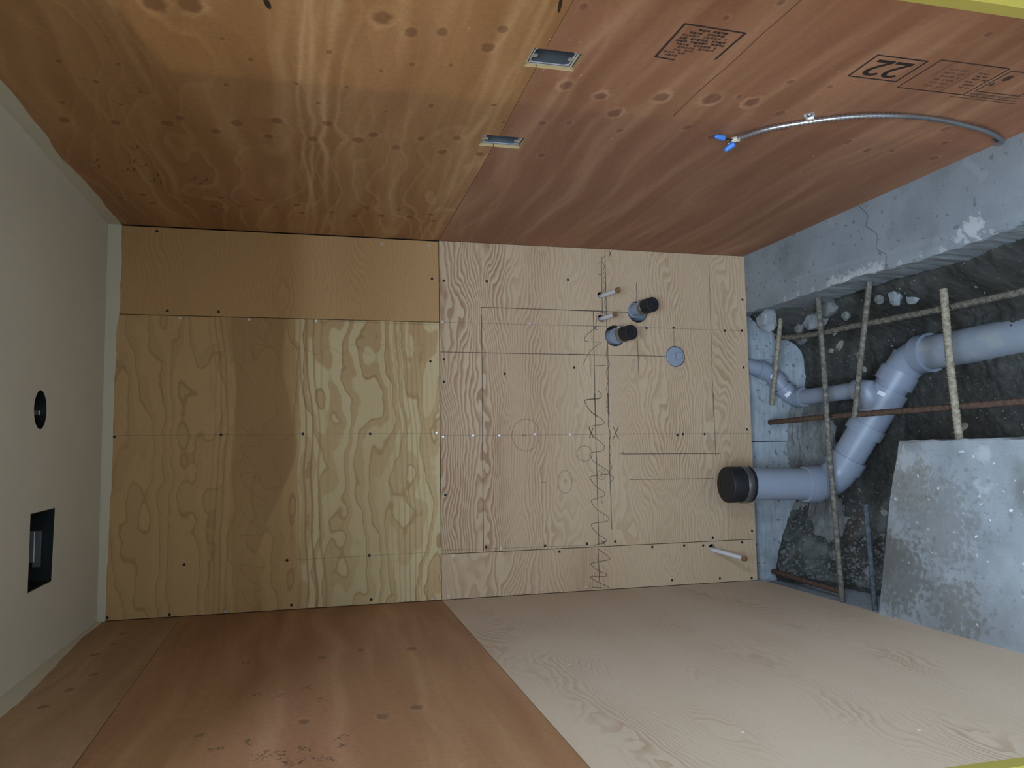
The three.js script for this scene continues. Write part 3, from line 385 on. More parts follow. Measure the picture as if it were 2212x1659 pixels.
// a cast or cut slab: outline in plan, worn arris, faces that are not quite flat
function slabGeo(outline, top, bottom, rough = 0.003, step = 0.02) {
  const pts = [];
  for (let i = 0; i < outline.length; i++) { const p = outline[i], q = outline[(i + 1) % outline.length], L = Math.hypot(q[0] - p[0], q[1] - p[1]), n = Math.max(1, Math.round(L / step)); for (let k = 0; k < n; k++) pts.push([p[0] + (q[0] - p[0]) * k / n, p[1] + (q[1] - p[1]) * k / n]); }
  const cx = pts.reduce((s, p) => s + p[0], 0) / pts.length, cz = pts.reduce((s, p) => s + p[1], 0) / pts.length;
  const rings = [[0.006, 0], [0.0015, 0.003], [0, 0.008], [0, 0.05], [0, 0.1]], pos = [], idx = [], n = pts.length;
  const contour = pts.map((p) => new THREE.Vector2(p[0], p[1]));
  for (const [inset, drop] of rings) for (let i = 0; i < n; i++) {
    const [x, z] = pts[i], q = pts[(i + 1) % n], p0 = pts[(i + n - 1) % n]; let tx = q[0] - p0[0], tz = q[1] - p0[1]; const L = Math.hypot(tx, tz) || 1; tx /= L; tz /= L;
    let nx = tz, nz = -tx; if (nx * (x - cx) + nz * (z - cz) < 0) { nx = -nx; nz = -nz; }
    const d = drop === 0.1 ? top(z) - bottom : drop, e = rough * (fbm(x * 30 + drop * 70, z * 30 + drop * 90, 3) + 0.6 * sstep(0.2, 0.6, N(x * 9 + 3, z * 9)) * -(drop < 0.02 ? 2.2 : 0.4)) - inset;
    pos.push(x + nx * e, top(z) - d, z + nz * e);
  }
  const faces = THREE.ShapeUtils.triangulateShape(contour, []), ccw = THREE.ShapeUtils.area(contour) > 0;
  for (const f of faces) ccw ? idx.push(f[0], f[2], f[1]) : idx.push(f[0], f[1], f[2]);
  for (let r = 0; r < rings.length - 1; r++) for (let i = 0; i < n; i++) { const a = r * n + i, b = r * n + (i + 1) % n, c = a + n, d = b + n; ccw ? idx.push(a, b, c, b, d, c) : idx.push(a, c, b, b, c, d); }
  let g = new THREE.BufferGeometry(); g.setAttribute('position', new THREE.Float32BufferAttribute(pos, 3)); g.setIndex(idx); g = g.toNonIndexed(); g.computeVertexNormals();
  return planMap(g);
}
const floorT = thing('floor', 'grey concrete floor slab cut open by a trench', 'floor', null, 'structure');
{
  const w = 1024, h = 2048, sh = concrete(2.2, [138, 145, 148], { stain: 0.25, white: 0.12, patches: [...Array.from({ length: 26 }, (_, i) => { const z = i < 14 ? 0.5 + 0.018 * i : 0.25 + 0.05 * (i - 14) * 1.6; return [1.04 + 0.014 * Math.abs(N(i * 3.7, 1)) + (i < 14 ? 0.006 : 0), -z, i < 14 ? 0.020 : 0.012, [192, 196, 194], 0.5]; }), [1.075, -1.08, 0.035, [200, 204, 202], 0.7], [1.06, -1.03, 0.02, [200, 204, 202], 0.6]] });
  const tex = sheetPicture(1.0, 1.4, -2.1, 0.2, 880, sh, (ctx) => { // crack across the strip; plan v runs with -z
    stroke(ctx, smooth([[1.264, -0.66], [1.22, -0.70], [1.19, -0.69], [1.15, -0.735], [1.11, -0.73], [1.08, -0.76], [1.04, -0.75]]), 0.003, 'rgba(72,74,72,0.6)');
  });
  tex.repeat.set(1 / 0.4, 1 / 2.3); tex.offset.set(-1.0 / 0.4, 2.1 / 2.3); tex.wrapS = tex.wrapT = THREE.RepeatWrapping;
  part('slab_strip', slabGeo([[1.04, -0.085], [1.034, 0.25], [1.04, 0.6], [1.034, 0.92], [1.042, 1.25], [1.04, 2.06], [1.36, 2.06], [1.36, -0.085]], (z) => slopeR(Math.max(0, z)) - 0.0005, -0.16, 0.006, 0.012), new THREE.MeshStandardMaterial({ map: tex, roughness: 0.8 }), floorT, 'grey slab strip with a chipped saw-cut edge and a crack');
  const tex2 = sheetPicture(-0.05, 0.6, -2.1, -0.6, 1100, concrete(8.6, [146, 152, 154], { stain: 0.6, white: 0.35, pit: 0.2, mottle: 2.2, patches: [[0.13, -0.75, 0.12, [96, 96, 90], 0.6], [0.40, -0.80, 0.10, [120, 116, 104], 0.5], [0.30, -0.90, 0.14, [112, 112, 106], 0.45], [0.18, -0.72, 0.07, [100, 100, 94], 0.5], [0.06, -0.95, 0.09, [108, 104, 94], 0.5], [0.47, -0.80, 0.035, [186, 192, 196], 0.5]] }), (ctx) => {
    for (let i = 0; i < 46; i++) { ctx.fillStyle = 'rgba(232,236,236,' + rr(0.4, 0.9) + ')'; ctx.beginPath(); ctx.ellipse(rr(0.03, 0.5), -rr(0.7, 1.3), rr(0.001, 0.004), rr(0.001, 0.006), rr(0, 3), 0, 6.3); ctx.fill(); }
  });
  tex2.repeat.set(1 / 0.65, 1 / 1.5); tex2.offset.set(0.05 / 0.65, 2.1 / 1.5); tex2.wrapS = tex2.wrapT = THREE.RepeatWrapping;
  part('slab_corner', slabGeo([[-0.02, 0.642], [0.332, 0.715], [0.521, 0.77], [0.524, 1.2], [0.522, 2.06], [-0.02, 2.06]], slabY, -0.13, 0.004, 0.015), new THREE.MeshStandardMaterial({ map: tex2, roughness: 0.72 }), floorT, 'stained grey slab corner with white spatters');
}
const footing = thing('wall_foundation', 'grey board-formed concrete foundation face below the plywood wall', 'foundation', null, 'structure');
{
  const sh = concrete(15.1, [160, 168, 172], { stain: 0.25, white: 0.3, pit: 0.5 });
  const tex = sheetPicture(-0.1, 1.4, -0.6, 0.1, 1200, (a, b, o) => { sh(a, b, o); const g = 1 + 0.05 * N(a * 9, b * 150) + 0.06 * N(a * 16, b * 60) + 0.09 * fbm(a * 26, b * 26, 3); o[0] *= g; o[1] *= g; o[2] *= g; const bug = sstep(0.62, 0.75, N(a * 70 + 5, b * 46)) * sstep(0.0, 0.3, N(a * 4, b * 6) + 0.1); mix3(o, [84, 90, 94], bug * 0.7); });
  const fm = new THREE.MeshStandardMaterial({ map: tex, roughness: 0.85 });
  tex.repeat.set(1 / 1.5, 1 / 0.7); tex.offset.set(0.1 / 1.5, 0.6 / 0.7); tex.wrapS = tex.wrapT = THREE.RepeatWrapping;
  for (const [x0, x1] of [[-0.06, 0.5285], [0.5315, 1.0385], [1.0415, 1.36]]) part('form_board_face', planMap(boxGeo(x0, x1, -0.62, 0.0, -0.16, -0.085 + 0.002 * Math.sin(x0 * 9))), fm, footing);
  const fl = thing('wall_foundation_left', 'grey concrete foundation face below the left plywood wall', 'foundation', null, 'structure'); part('form_board_face', planMap(boxGeo(-0.16, -0.02, -0.62, -0.001, -0.085, 2.06)), fm, fl);
  const fr = thing('wall_foundation_right', 'concrete foundation face under the slab strip', 'foundation', null, 'structure'); part('form_board_face', planMap(boxGeo(1.36, 1.42, -0.62, -0.2, -0.085, 2.06)), fm, fr);
}
const soilY = (x, z) => {
  let y = -0.405;
  y += 0.135 * (1 - sstep(-0.06, 0.20 + 0.06 * N(x * 4, 3), z)) * (1 - 0.3 * sstep(0.6, 0.75, x) * (1 - sstep(0.85, 1.0, x)));
  y += (0.21 + 0.05 * sstep(0.8, 1.1, z) - 0.03 * sstep(0.5, 0.3, z)) * sstep(0.90, 1.045, x + 0.02 * N(z * 7, 1));
  y += 0.13 * (1 - sstep(0.02, 0.42, x + 0.03 * N(z * 6, 7))) * (1 - 0.7 * sstep(0.4, 0.62, z));
  y += 0.02 * sstep(0.6, 0.8, z) + 0.05 * sstep(0.55, 0.9, z) * Math.exp(-(((x - 0.84) / 0.09) ** 2)) + 0.16 * sstep(0.85, 1.2, z) * (1 - sstep(0.35, 0.5, x));
  y += 0.10 * Math.exp(-(((x - 1.0) / 0.10) ** 2) - (((z - 0.07) / 0.15) ** 2));
  y += 0.016 * fbm(x * 7, z * 7, 4) + 0.007 * fbm(x * 31, z * 33, 3) + 0.003 * N(x * 97, z * 90);
  return y;
};
{
  const nx = 210, nz = 290, g = new THREE.PlaneGeometry(1, 1, nx, nz), P = g.attributes.position, U = g.attributes.uv;
  for (let i = 0; i < P.count; i++) { const x = -0.019 + 1.377 * (P.getX(i) + 0.5), z = -0.084 + 2.035 * (0.5 - P.getY(i)); P.setXYZ(i, x, Math.min(soilY(x, z), x > 1.02 ? -0.045 : 9), z); U.setXY(i, x, z); }
  g.computeVertexNormals();
  const tex = texOf(picture(1400, 2048, (i, j, o) => { const x = i / 1000, z = j / 1000, n = fbm(x * 6, z * 6, 5), f = fbm(x * 40, z * 40, 3), k = 1 + 0.28 * n + 0.25 * f; o[0] = 66 * k; o[1] = 66 * k; o[2] = 60 * k; const pale = sstep(0.5, 0.75, N(x * 120, z * 120)) * 0.45; mix3(o, [140, 138, 128], pale); const red = sstep(0.25, 0.6, fbm(x * 4 + 9, z * 4, 3)); mix3(o, [92, 66, 52], red * 0.5); const ash = sstep(-0.1, 0.3, fbm(x * 6 + 30, z * 6 + 4, 4)) * sstep(0.42, 0.2, x); mix3(o, [120, 124, 118], ash * 0.8); }).c, true);
  tex.repeat.set(1 / 1.4, 1 / 2.048);
  const m = new THREE.Mesh(g, new THREE.MeshStandardMaterial({ map: tex, roughness: 0.97 })); m.name = 'trench_soil';
  tagged(m, 'dark crumbly soil at the bottom of the trench', 'soil', null, 'stuff');
}

// loose stones: a faceted lump each
const lump = (sx, sy, sz, k, detail = 1) => {
  const g = mergeVertices(new THREE.IcosahedronGeometry(1, detail).deleteAttribute('uv').deleteAttribute('normal')), P = g.attributes.position;
  for (let i = 0; i < P.count; i++) { const x = P.getX(i), y = P.getY(i), z = P.getZ(i), d = 1 + 0.34 * N(x * 1.3 + k * 7.1, y * 1.3 + z * 1.7 + k) + 0.1 * N(x * 4 + k, z * 4 + y * 3); P.setXYZ(i, Math.max(-0.82, Math.min(0.86, x * d)) * sx, Math.max(-0.8, Math.min(0.72, y * d)) * sy, z * d * sz); }
  const f = g.toNonIndexed(); f.computeVertexNormals(); return planMap(f, 3);
};
const rubbleMats = [[150, 156, 158], [128, 130, 126], [168, 164, 148]].map((t, i) => new THREE.MeshStandardMaterial({ map: (() => { const x = sheetPicture(0, 0.5, 0, 0.5, 512, concrete(50 + i * 9, t, { stain: 0.4, white: 0.2 })); x.wrapS = x.wrapT = THREE.RepeatWrapping; return x; })(), roughness: 0.92 }));
{
  const spots = [ // x, z, half sizes, material, label
    [0.985, 0.155, 0.042, 0.040, 0.052, 0, 'blocky grey concrete lump near the slab corner, beside the upright dark rebar'],
    [1.0, 0.055, 0.044, 0.040, 0.045, 0, 'rounded grey concrete lump tucked in the corner under the slab strip'],
    [0.965, 0.09, 0.028, 0.02, 0.026, 1, 'grey stone wedged between the two big corner lumps'], [0.935, 0.03, 0.03, 0.02, 0.025, 1, 'grey stone at the foundation face behind the short light rebar'], [1.015, 0.24, 0.035, 0.03, 0.04, 1, 'dark grey lump under the slab strip beside the long mottled rebar'], [0.945, 0.14, 0.014, 0.010, 0.012, 0, 'little pale stone in front of the blocky corner lump'], [0.99, 0.26, 0.024, 0.014, 0.020, 1, 'flat grey stone just past the long mottled rebar near the slab strip'],
    [0.90, 0.105, 0.026, 0.008, 0.018, 2, 'tan flat flake of debris next to the short light rebar'], [0.865, 0.155, 0.020, 0.008, 0.024, 2, 'forked tan flake of debris below the crossing rebars'], [0.885, 0.06, 0.012, 0.007, 0.014, 2, 'small tan chip beside the middle of the short light rebar'],
    [1.005, 0.54, 0.028, 0.022, 0.030, 0, 'pale broken concrete lump at the root of the rebar by the slab edge'], [0.985, 0.60, 0.022, 0.010, 0.026, 0, 'flat pale stone on the door side of the rebar root'], [1.01, 0.47, 0.020, 0.016, 0.018, 1, 'grey stone by the slab strip just before the slanting rebar'],
    [0.74, 0.17, 0.016, 0.010, 0.018, 1, 'small grey stone beside the narrow branch pipe'], [0.80, 0.16, 0.012, 0.008, 0.012, 2, 'tiny tan stone in the open soil above the branch pipe'],
    [0.585, 0.06, 0.030, 0.012, 0.022, 1, 'flat grey stone on the ragged toe under the rusty bar end'], [0.56, 0.60, 0.034, 0.006, 0.012, 2, 'long thin tan flake lying past the rusty rebar'], [0.50, 0.64, 0.012, 0.008, 0.010, 1, 'small stone in the soil near the slab corner edge'], [0.515, 0.70, 0.018, 0.008, 0.008, 1, 'thin stone close by the tip of the stained slab corner'],
    [0.265, 0.28, 0.016, 0.010, 0.012, 2, 'tan stone below the wide drain elbow'], [0.175, 0.44, 0.020, 0.012, 0.018, 1, 'grey stone between the long mottled rebar and the dark rebar'], [0.14, 0.47, 0.010, 0.008, 0.010, 1, 'tiny stone right beside the dark rebar'],
    [0.06, 0.30, 0.026, 0.016, 0.022, 0, 'pale grey stone near the left wall by the rebar crossing'], [0.045, 0.42, 0.032, 0.030, 0.040, 0, 'grey block against the left wall under the slab edge'], [0.10, 0.12, 0.024, 0.014, 0.02, 1, 'grey stone in the crumbly left corner near the foundation'],
  ];
  spots.forEach(([x, z, a, b, c, m, label], i) => {
    const o = new THREE.Mesh(lump(a, b, c, i + 1.3), rubbleMats[m]); o.name = 'rubble_stone'; o.rotation.y = i * 1.7; o.position.set(x, soilY(x, z) + b * 0.45, z);
    tagged(o, label ?? 'small grey-brown stone lying on the trench soil', 'stone', 'loose stones in the trench');
  });
  const ragged = (sx, sy, sz, k) => {
    const g = mergeVertices(new THREE.IcosahedronGeometry(1, 14).deleteAttribute('uv').deleteAttribute('normal')), P = g.attributes.position;
    for (let i = 0; i < P.count; i++) { const x = P.getX(i), y = P.getY(i), z = P.getZ(i), d = 1 + 0.45 * fbm(x * 1.8 + k, z * 1.8 + y, 4) + 0.10 * N(x * 13 + k, z * 13 + y * 9); P.setXYZ(i, x * d * sx, y * (1 + 0.3 * fbm(x * 6 + k, z * 6, 3)) * sy, z * d * sz); }
    const f = g.toNonIndexed(); f.computeVertexNormals(); return planMap(f, 3);
  };
  // the ragged toe of the foundation
  const toe = part('ragged_toe', ragged(0.19, 0.045, 0.105, 77), rubbleMats[1], footing, 'ragged grey concrete toe'); toe.position.set(0.50, -0.275, -0.03); toe.rotation.x = 0.42;
  const toe2 = part('ragged_toe', ragged(0.21, 0.05, 0.13, 91), rubbleMats[1], footing, 'crumbly grey concrete toe'); toe2.position.set(0.13, -0.275, 0.0); toe2.rotation.x = 0.3;
  // gravel nobody could count
  const n = 1700, inst = new THREE.InstancedMesh(lump(1, 0.7, 1, 5.5, 0), rubbleMats[1], n), M = new THREE.Matrix4(), q = new THREE.Quaternion(), c = new THREE.Color();
  for (let i = 0; i < n; i++) {
    const left = i < 1100, x = left ? Math.abs(rr(-0.05, 0.36)) * rr(0.3, 1) : rr(0.02, 1.03), z = left ? rr(-0.06, 0.56) : rr(-0.05, 1.7), s = rr(0.002, left ? 0.010 : 0.006) * rr(0.6, 1);
    q.setFromEuler(new THREE.Euler(rr(0, 6), rr(0, 6), rr(0, 6))); M.compose(V(x, soilY(x, z) + s * 0.3, z), q, V(s, s, s)); inst.setMatrixAt(i, M); const k = rr(0.55, 1.05); inst.setColorAt(i, c.setRGB(k, k, k * 0.97));
  }
  inst.name = 'gravel'; tagged(inst, 'scattered grey gravel on the trench soil', 'gravel', null, 'stuff');
}

// ================================================================ REBAR
function rebarTex(cols, s0) { return texOf(picture(64, 1024, (i, j, o) => { const n = fbm(i / 20 + s0, j / 60, 4), m = N(i / 6 + s0, j / 9); o[0] = cols[0][0]; o[1] = cols[0][1]; o[2] = cols[0][2]; mix3(o, cols[1], clamp01(0.5 + 1.3 * n)); const k = 1 + 0.15 * m; o[0] *= k; o[1] *= k; o[2] *= k; }).c, true); }
const rebarMat = {
  pale: new THREE.MeshStandardMaterial({ map: rebarTex([[164, 155, 132], [124, 115, 95]], 1), roughness: 0.8 }),
  grey: new THREE.MeshStandardMaterial({ map: rebarTex([[132, 127, 112], [86, 82, 72]], 4), roughness: 0.75 }),
  rust: new THREE.MeshStandardMaterial({ map: rebarTex([[106, 80, 62], [78, 61, 52]], 7), roughness: 0.85 }),
  dark: new THREE.MeshStandardMaterial({ map: rebarTex([[92, 98, 102], [64, 70, 74]], 9), roughness: 0.8 }),
};
const wireMat = std(0x2a2723, 0.6, { metalness: 0.5 });
function rebar(mat, pts, label, r = 0.0085, ties = []) {
  const L = curvePts(pts, 4).reduce((s, p, i, a) => s + (i ? p.distanceTo(a[i - 1]) : 0), 0), n = Math.round(L / 0.0028);
  const t = thing('rebar', label, 'rebar', 'rebar across the trench');
  part('bar', sweep(curvePts(pts, n), (d, i) => (i === 0 || i === n ? r * 0.9 : r * (1 + 0.2 * Math.pow(Math.max(0, Math.sin(d / 0.012 * Math.PI * 2)), 2))), 10, true, 4), rebarMat[mat], t);
  for (const p of ties) { const m = part('tie_wire', mergeGeometries([new THREE.TorusGeometry(r * 1.5, 0.0011, 5, 16), new THREE.TorusGeometry(r * 1.5, 0.0011, 5, 16).rotateX(0.6), new THREE.CylinderGeometry(0.001, 0.001, 0.03, 5).rotateZ(0.9).translate(r * 1.7, r, 0)].map((g) => g.toNonIndexed())), wireMat, t, 'dark tie wire'); m.position.set(...p); m.rotation.y = 0.7; }
}
rebar('pale', [[1.05, -0.1, 0.091], [0.86, -0.099, 0.044], [0.673, -0.098, -0.004]], 'short light tan rebar nearest the far plywood wall');
rebar('grey', [[1.045, -0.085, 0.335], [0.76, -0.082, 0.352], [0.514, -0.08, 0.36], [0.25, -0.083, 0.372], [-0.03, -0.09, 0.378]], 'long mottled grey rebar passing over the wide drain elbow', 0.009, [[0.62, -0.09, 0.356]]);
rebar('grey', [[1.05, -0.097, 0.59], [0.83, -0.096, 0.535], [0.602, -0.094, 0.482]], 'grey rebar slanting from the slab edge to the rusty bar', 0.009);
rebar('pale', [[0.952, -0.092, 0.893], [0.74, -0.092, 0.90], [0.50, -0.094, 0.915]], 'thick pale ribbed rebar running into the stained slab corner', 0.0105, [[0.905, -0.104, 0.894], [0.617, -0.104, 0.905]]);
rebar('grey', [[0.938, -0.118, 0.02], [0.918, -0.115, 0.2], [0.91, -0.112, 0.5], [0.90, -0.114, 0.9], [0.895, -0.116, 1.9]], 'long ribbed rebar lying along the trench on the slab strip side', 0.0095);
rebar('rust', [[0.605, -0.105, -0.035], [0.612, -0.108, 0.35], [0.613, -0.110, 0.7], [0.62, -0.112, 1.9]], 'long rusty rebar lying along the trench over the drain pipe', 0.009);
rebar('dark', [[0.316, -0.10, 0.507], [0.16, -0.10, 0.516], [-0.03, -0.10, 0.526]], 'short dark rebar beside the stained slab corner');
rebar('rust', [[0.022, -0.1, -0.05], [0.016, -0.099, 0.16], [0.012, -0.098, 0.358]], 'short rusty rebar at the foot of the left wall');

// ================================================================ DRAIN PIPES
const pvcTex = (print, dusty = 0.3) => texOf(picture(256, 512, (i, j, o) => { const n = 1 + 0.03 * fbm(i / 60, j / 60, 4) + 0.012 * N(i / 3, j / 3); o[0] = 143 * n; o[1] = 152 * n; o[2] = 165 * n; const dust = sstep(0.1, 0.5, fbm(i / 90 + 7, j / 130, 4)); mix3(o, dusty > 0.5 ? [168, 172, 170] : [150, 154, 158], Math.min(1, dust + (dusty > 0.5 ? 0.35 : 0)) * dusty); if (print && i > 150 && i < 162) { const q = Math.floor(j / 5), on = (q * 7919 + (q >> 2) * 104729) % 11; if (on > 3 && j % 5 < 4 && (j % 170) < 120) mix3(o, [70, 72, 84], 0.6); } }).c, true);
const pvc = new THREE.MeshStandardMaterial({ map: pvcTex(false), roughness: 0.42 }), pvcDust = new THREE.MeshStandardMaterial({ map: pvcTex(true, 0.8), roughness: 0.75 }), pvcPrint = new THREE.MeshStandardMaterial({ map: pvcTex(true), roughness: 0.42 });
const rubber = std(0x1b1c1d, 0.62), steelBand = std(0x9a9c9a, 0.3, { metalness: 0.9 }), stickerMat = std(0xdfe4e8, 0.5), glueMat = std(0x8a8fa0, 0.35);
const dir = (a, b) => b.clone().sub(a).normalize();
function hub(parent, name, a, b, r, label) { return part(name, sweep([a, a.clone().lerp(b, 0.02), ...lerpPts(a.clone().lerp(b, 0.03), a.clone().lerp(b, 0.97), 2), b.clone().lerp(a, 0.02), b], (d, i) => (i === 0 || i === 5 ? r - 0.003 : r), 36, true, 2), pvc, parent, label); }
const R4 = 0.0572, top4 = V(0.379, 0.200, 0.22), A = V(0.371, -0.19, 0.22), B = V(0.817, -0.372, 0.431), E4 = V(0.846, -0.395, 1.96);
{
  const t = thing('drain_pipe', 'wide grey plastic drain pipe with elbows and wye, standing up from the trench', 'pipe');
  const d1 = dir(A, B), d2 = dir(B, E4), up = V(0, 1, 0);
  part('riser', sweep(lerpPts(top4, A.clone().addScaledVector(up, 0.06), 3), R4, 40, true, 2), pvc, t);
  part('lower_elbow', sweep(bend(top4, A, B, 0.075, 14), 0.0605, 40, true, 2), pvc, t);
  hub(t, 'hub', A.clone().addScaledVector(up, 0.118), A.clone().addScaledVector(up, 0.068), 0.067);
  hub(t, 'hub', A.clone().addScaledVector(d1, 0.066), A.clone().addScaledVector(d1, 0.116), 0.067);
  part('run_pipe', sweep(lerpPts(A.clone().addScaledVector(d1, 0.09), B, 4), R4, 40, true, 2), pvcPrint, t);
  const L = A.distanceTo(B), at = (k) => A.clone().addScaledVector(d1, L * k);
  hub(t, 'hub', at(0.40), at(0.475), 0.0668); hub(t, 'wye_body', at(0.465), at(0.70), 0.0612); hub(t, 'hub', at(0.66), at(0.752), 0.0672);
  part('upper_elbow', sweep(bend(A, B, E4, 0.085, 14), 0.0608, 40, true, 2), pvc, t);
  hub(t, 'hub', B.clone().addScaledVector(d1, -0.112), B.clone().addScaledVector(d1, -0.060), 0.0672); hub(t, 'hub', B.clone().addScaledVector(d2, 0.050), B.clone().addScaledVector(d2, 0.098), 0.0672);
  part('outlet_pipe', sweep(lerpPts(B.clone().addScaledVector(d2, 0.08), E4, 6), R4, 40, true, 2), pvcDust, t, 'dusty half-buried outlet pipe');
  // branch that climbs into the wall
  const r2 = 0.0302, W0 = at(0.56), W1 = V(0.708, -0.245, 0.36), b1 = V(0.699, -0.205, -0.022), b2 = V(0.806, -0.125, -0.045), b3 = V(0.856, 0.06, -0.052);
  part('wye_branch', sweep([W0, W0.clone().lerp(W1, 0.5), W1, W1.clone().lerp(b1, 0.12)], (d, i) => (i < 2 ? 0.044 : 0.039), 32, true, 2), pvc, t);
  part('branch_pipe', sweep(lerpPts(W1, b1, 4), r2, 32, true, 2), pvcPrint, t);
  part('branch_elbow', sweep(bend(W1, b1, b2, 0.042, 10), 0.0345, 32, true, 2), pvc, t);
  hub(t, 'hub', b1.clone().addScaledVector(dir(b1, W1), 0.034), b1.clone().addScaledVector(dir(b1, W1), 0.066), 0.0372); hub(t, 'hub', b1.clone().addScaledVector(dir(b1, b2), 0.034), b1.clone().addScaledVector(dir(b1, b2), 0.062), 0.0372);
  part('branch_pipe', sweep(lerpPts(b1, b2, 3), r2, 32, true, 2), pvc, t);
  part('branch_elbow', sweep(bend(b1, b2, b3, 0.036, 10), 0.0345, 32, true, 2), pvc, t);
  hub(t, 'hub', b2.clone().addScaledVector(dir(b2, b1), 0.03), b2.clone().addScaledVector(dir(b2, b1), 0.056), 0.0372); hub(t, 'hub', b2.clone().addScaledVector(dir(b2, b3), 0.03), b2.clone().addScaledVector(dir(b2, b3), 0.056), 0.0372);
  part('branch_riser', sweep(lerpPts(b2, b3, 3), r2, 32, true, 2), pvc, t);
  // small white stickers, bent round the fittings
  for (const [c, axis, out, r] of [[at(0.705), d1, V(0.35, 0.62, 0.72), 0.0675], [b1.clone().addScaledVector(dir(b1, b2), 0.03), dir(b1, b2), V(0.1, 0.7, 0.7), 0.0378], [b2.clone().addScaledVector(dir(b2, b1), 0.012), dir(b2, b1), V(-0.1, 0.5, 0.85), 0.0378]]) {
    const o = out.clone().sub(axis.clone().multiplyScalar(out.dot(axis))).normalize(), s = axis.clone().cross(o), pos = [], idx = [];
    for (let i = 0; i <= 8; i++) { const a = (i / 8 - 0.5) * 0.026 / r; for (const k of [-0.007, 0.007]) { const p = c.clone().addScaledVector(axis, k).addScaledVector(o, Math.cos(a) * (r + 0.0006)).addScaledVector(s, Math.sin(a) * (r + 0.0006)); pos.push(p.x, p.y, p.z); } if (i) idx.push(i * 2 - 2, i * 2 - 1, i * 2, i * 2, i * 2 - 1, i * 2 + 1); }
    const g = new THREE.BufferGeometry(); g.setAttribute('position', new THREE.Float32BufferAttribute(pos, 3)); g.setIndex(idx); g.computeVertexNormals(); part('sticker', g, stickerMat.clone(), t, 'white sticker').material.side = THREE.DoubleSide;
  }
}
function testCap(label, at, axis, r, len, screwSide, bandAt = 0.3) { // rubber test cap with its steel clamp
  const t = thing('test_cap', label, 'pipe cap');
  const body = part('rubber_body', lathe([[r * 0.97, 0], [r * 1.02, 0.001], [r * 1.02, len * 0.14], [r * 0.985, len * 0.2], [r * 0.985, len * 0.5], [r, len * 0.56], [r, len - r * 0.12], [r * 0.97, len - r * 0.05], [r * 0.9, len], [r * 0.52, len], [r * 0.5, len - 0.0015], [r * 0.38, len - 0.0015], [r * 0.36, len], [0.0001, len]], 48), rubber, t);
  const band = part('clamp_band', lathe([[r * 0.99, len * (bandAt - 0.1)], [r * 1.045, len * (bandAt - 0.1)], [r * 1.045, len * (bandAt + 0.13)], [r * 0.99, len * (bandAt + 0.13)]], 48), steelBand, t, 'steel band');
  const hx = part('clamp_screw', mergeGeometries([new RoundedBoxGeometry(0.016, 0.009, 0.007, 2, 0.0015), new THREE.CylinderGeometry(0.0036, 0.0036, 0.007, 6).rotateZ(Math.PI / 2).translate(0.011, 0, 0)].map((g) => g.index ? g.toNonIndexed() : g)), zinc, band, 'steel screw housing');
  for (const m of [body, band]) aim(m, at, axis);
  const o = screwSide.clone().sub(axis.clone().multiplyScalar(screwSide.dot(axis))).normalize();
  const qi = band.quaternion.clone().invert(), ol = o.clone().applyQuaternion(qi), al = V(0, 1, 0);   // in the band's own frame
  hx.position.copy(al).multiplyScalar(len * (bandAt + 0.02)).addScaledVector(ol, r * 1.06 + 0.002); hx.quaternion.setFromRotationMatrix(new THREE.Matrix4().makeBasis(al.clone().cross(ol), al, ol));
}
testCap('big black rubber cap clamped on the wide upright drain pipe', V(0.3778, 0.153, 0.22), V(0.004, 1, 0).normalize(), 0.0635, 0.092, V(-0.3, 0, -1), 0.24);
{
  const stubs = [
    [V(1.034, 0.482, -0.075), V(1.036, 0.449, 0.118), 'grey drain stub in the round hole nearest the right plywood wall', 'black rubber cap on the drain stub nearest the right plywood wall'],
    [V(0.931, 0.572, -0.075), V(0.932, 0.533, 0.112), 'grey drain stub in the oval hole left of its twin, with a wide hub', 'black rubber cap on the drain stub that has the bright clamp screw'],
  ];
  stubs.forEach(([a, b, label, capLabel], i) => {
    const t = thing('drain_stub', label, 'pipe'), d = dir(a, b), L = a.distanceTo(b);
    part('pipe', sweep(lerpPts(a, b.clone().addScaledVector(d, -0.01), 3), 0.0241, 32, true, 3), pvc, t);
    hub(t, 'hub', a.clone().addScaledVector(d, i ? 0.02 : 0.03), a.clone().addScaledVector(d, i ? 0.088 : 0.068), 0.0295);
    part('wall_elbow', sweep(curvePts([[a.x, a.y - 0.09, a.z - 0.002], [a.x, a.y - 0.03, a.z + 0.002], [a.x, a.y, a.z + 0.03]], 10), 0.029, 28, true, 3), pvc, t);
    testCap(capLabel, a.clone().addScaledVector(d, L - 0.072), d, 0.0272, 0.068, i ? V(0.9, 0.5, 0) : V(0.5, 0.9, 0), 0.16);
  });
  const t = thing('cleanout_plug', 'round grey cleanout plug with a raised square, flush in the plywood', 'pipe plug');
  part('pipe', sweep([V(0.859, 0.313, -0.10), V(0.859, 0.311, -0.004)], 0.0385, 40, true, 3), pvc, t);
  const disc = part('plug_disc', lathe([[0.0368, 0], [0.0368, 0.005], [0.0355, 0.0068], [0.031, 0.0072], [0.0305, 0.0064], [0.0001, 0.0064]], 48).rotateX(Math.PI / 2), pvc, t); disc.position.set(0.859, 0.3115, -0.004);
  const sq = part('wrench_square', new RoundedBoxGeometry(0.024, 0.024, 0.022, 3, 0.0018), pvc, t); sq.position.set(0.861, 0.302, 0.006); sq.rotation.z = 0.14;
}
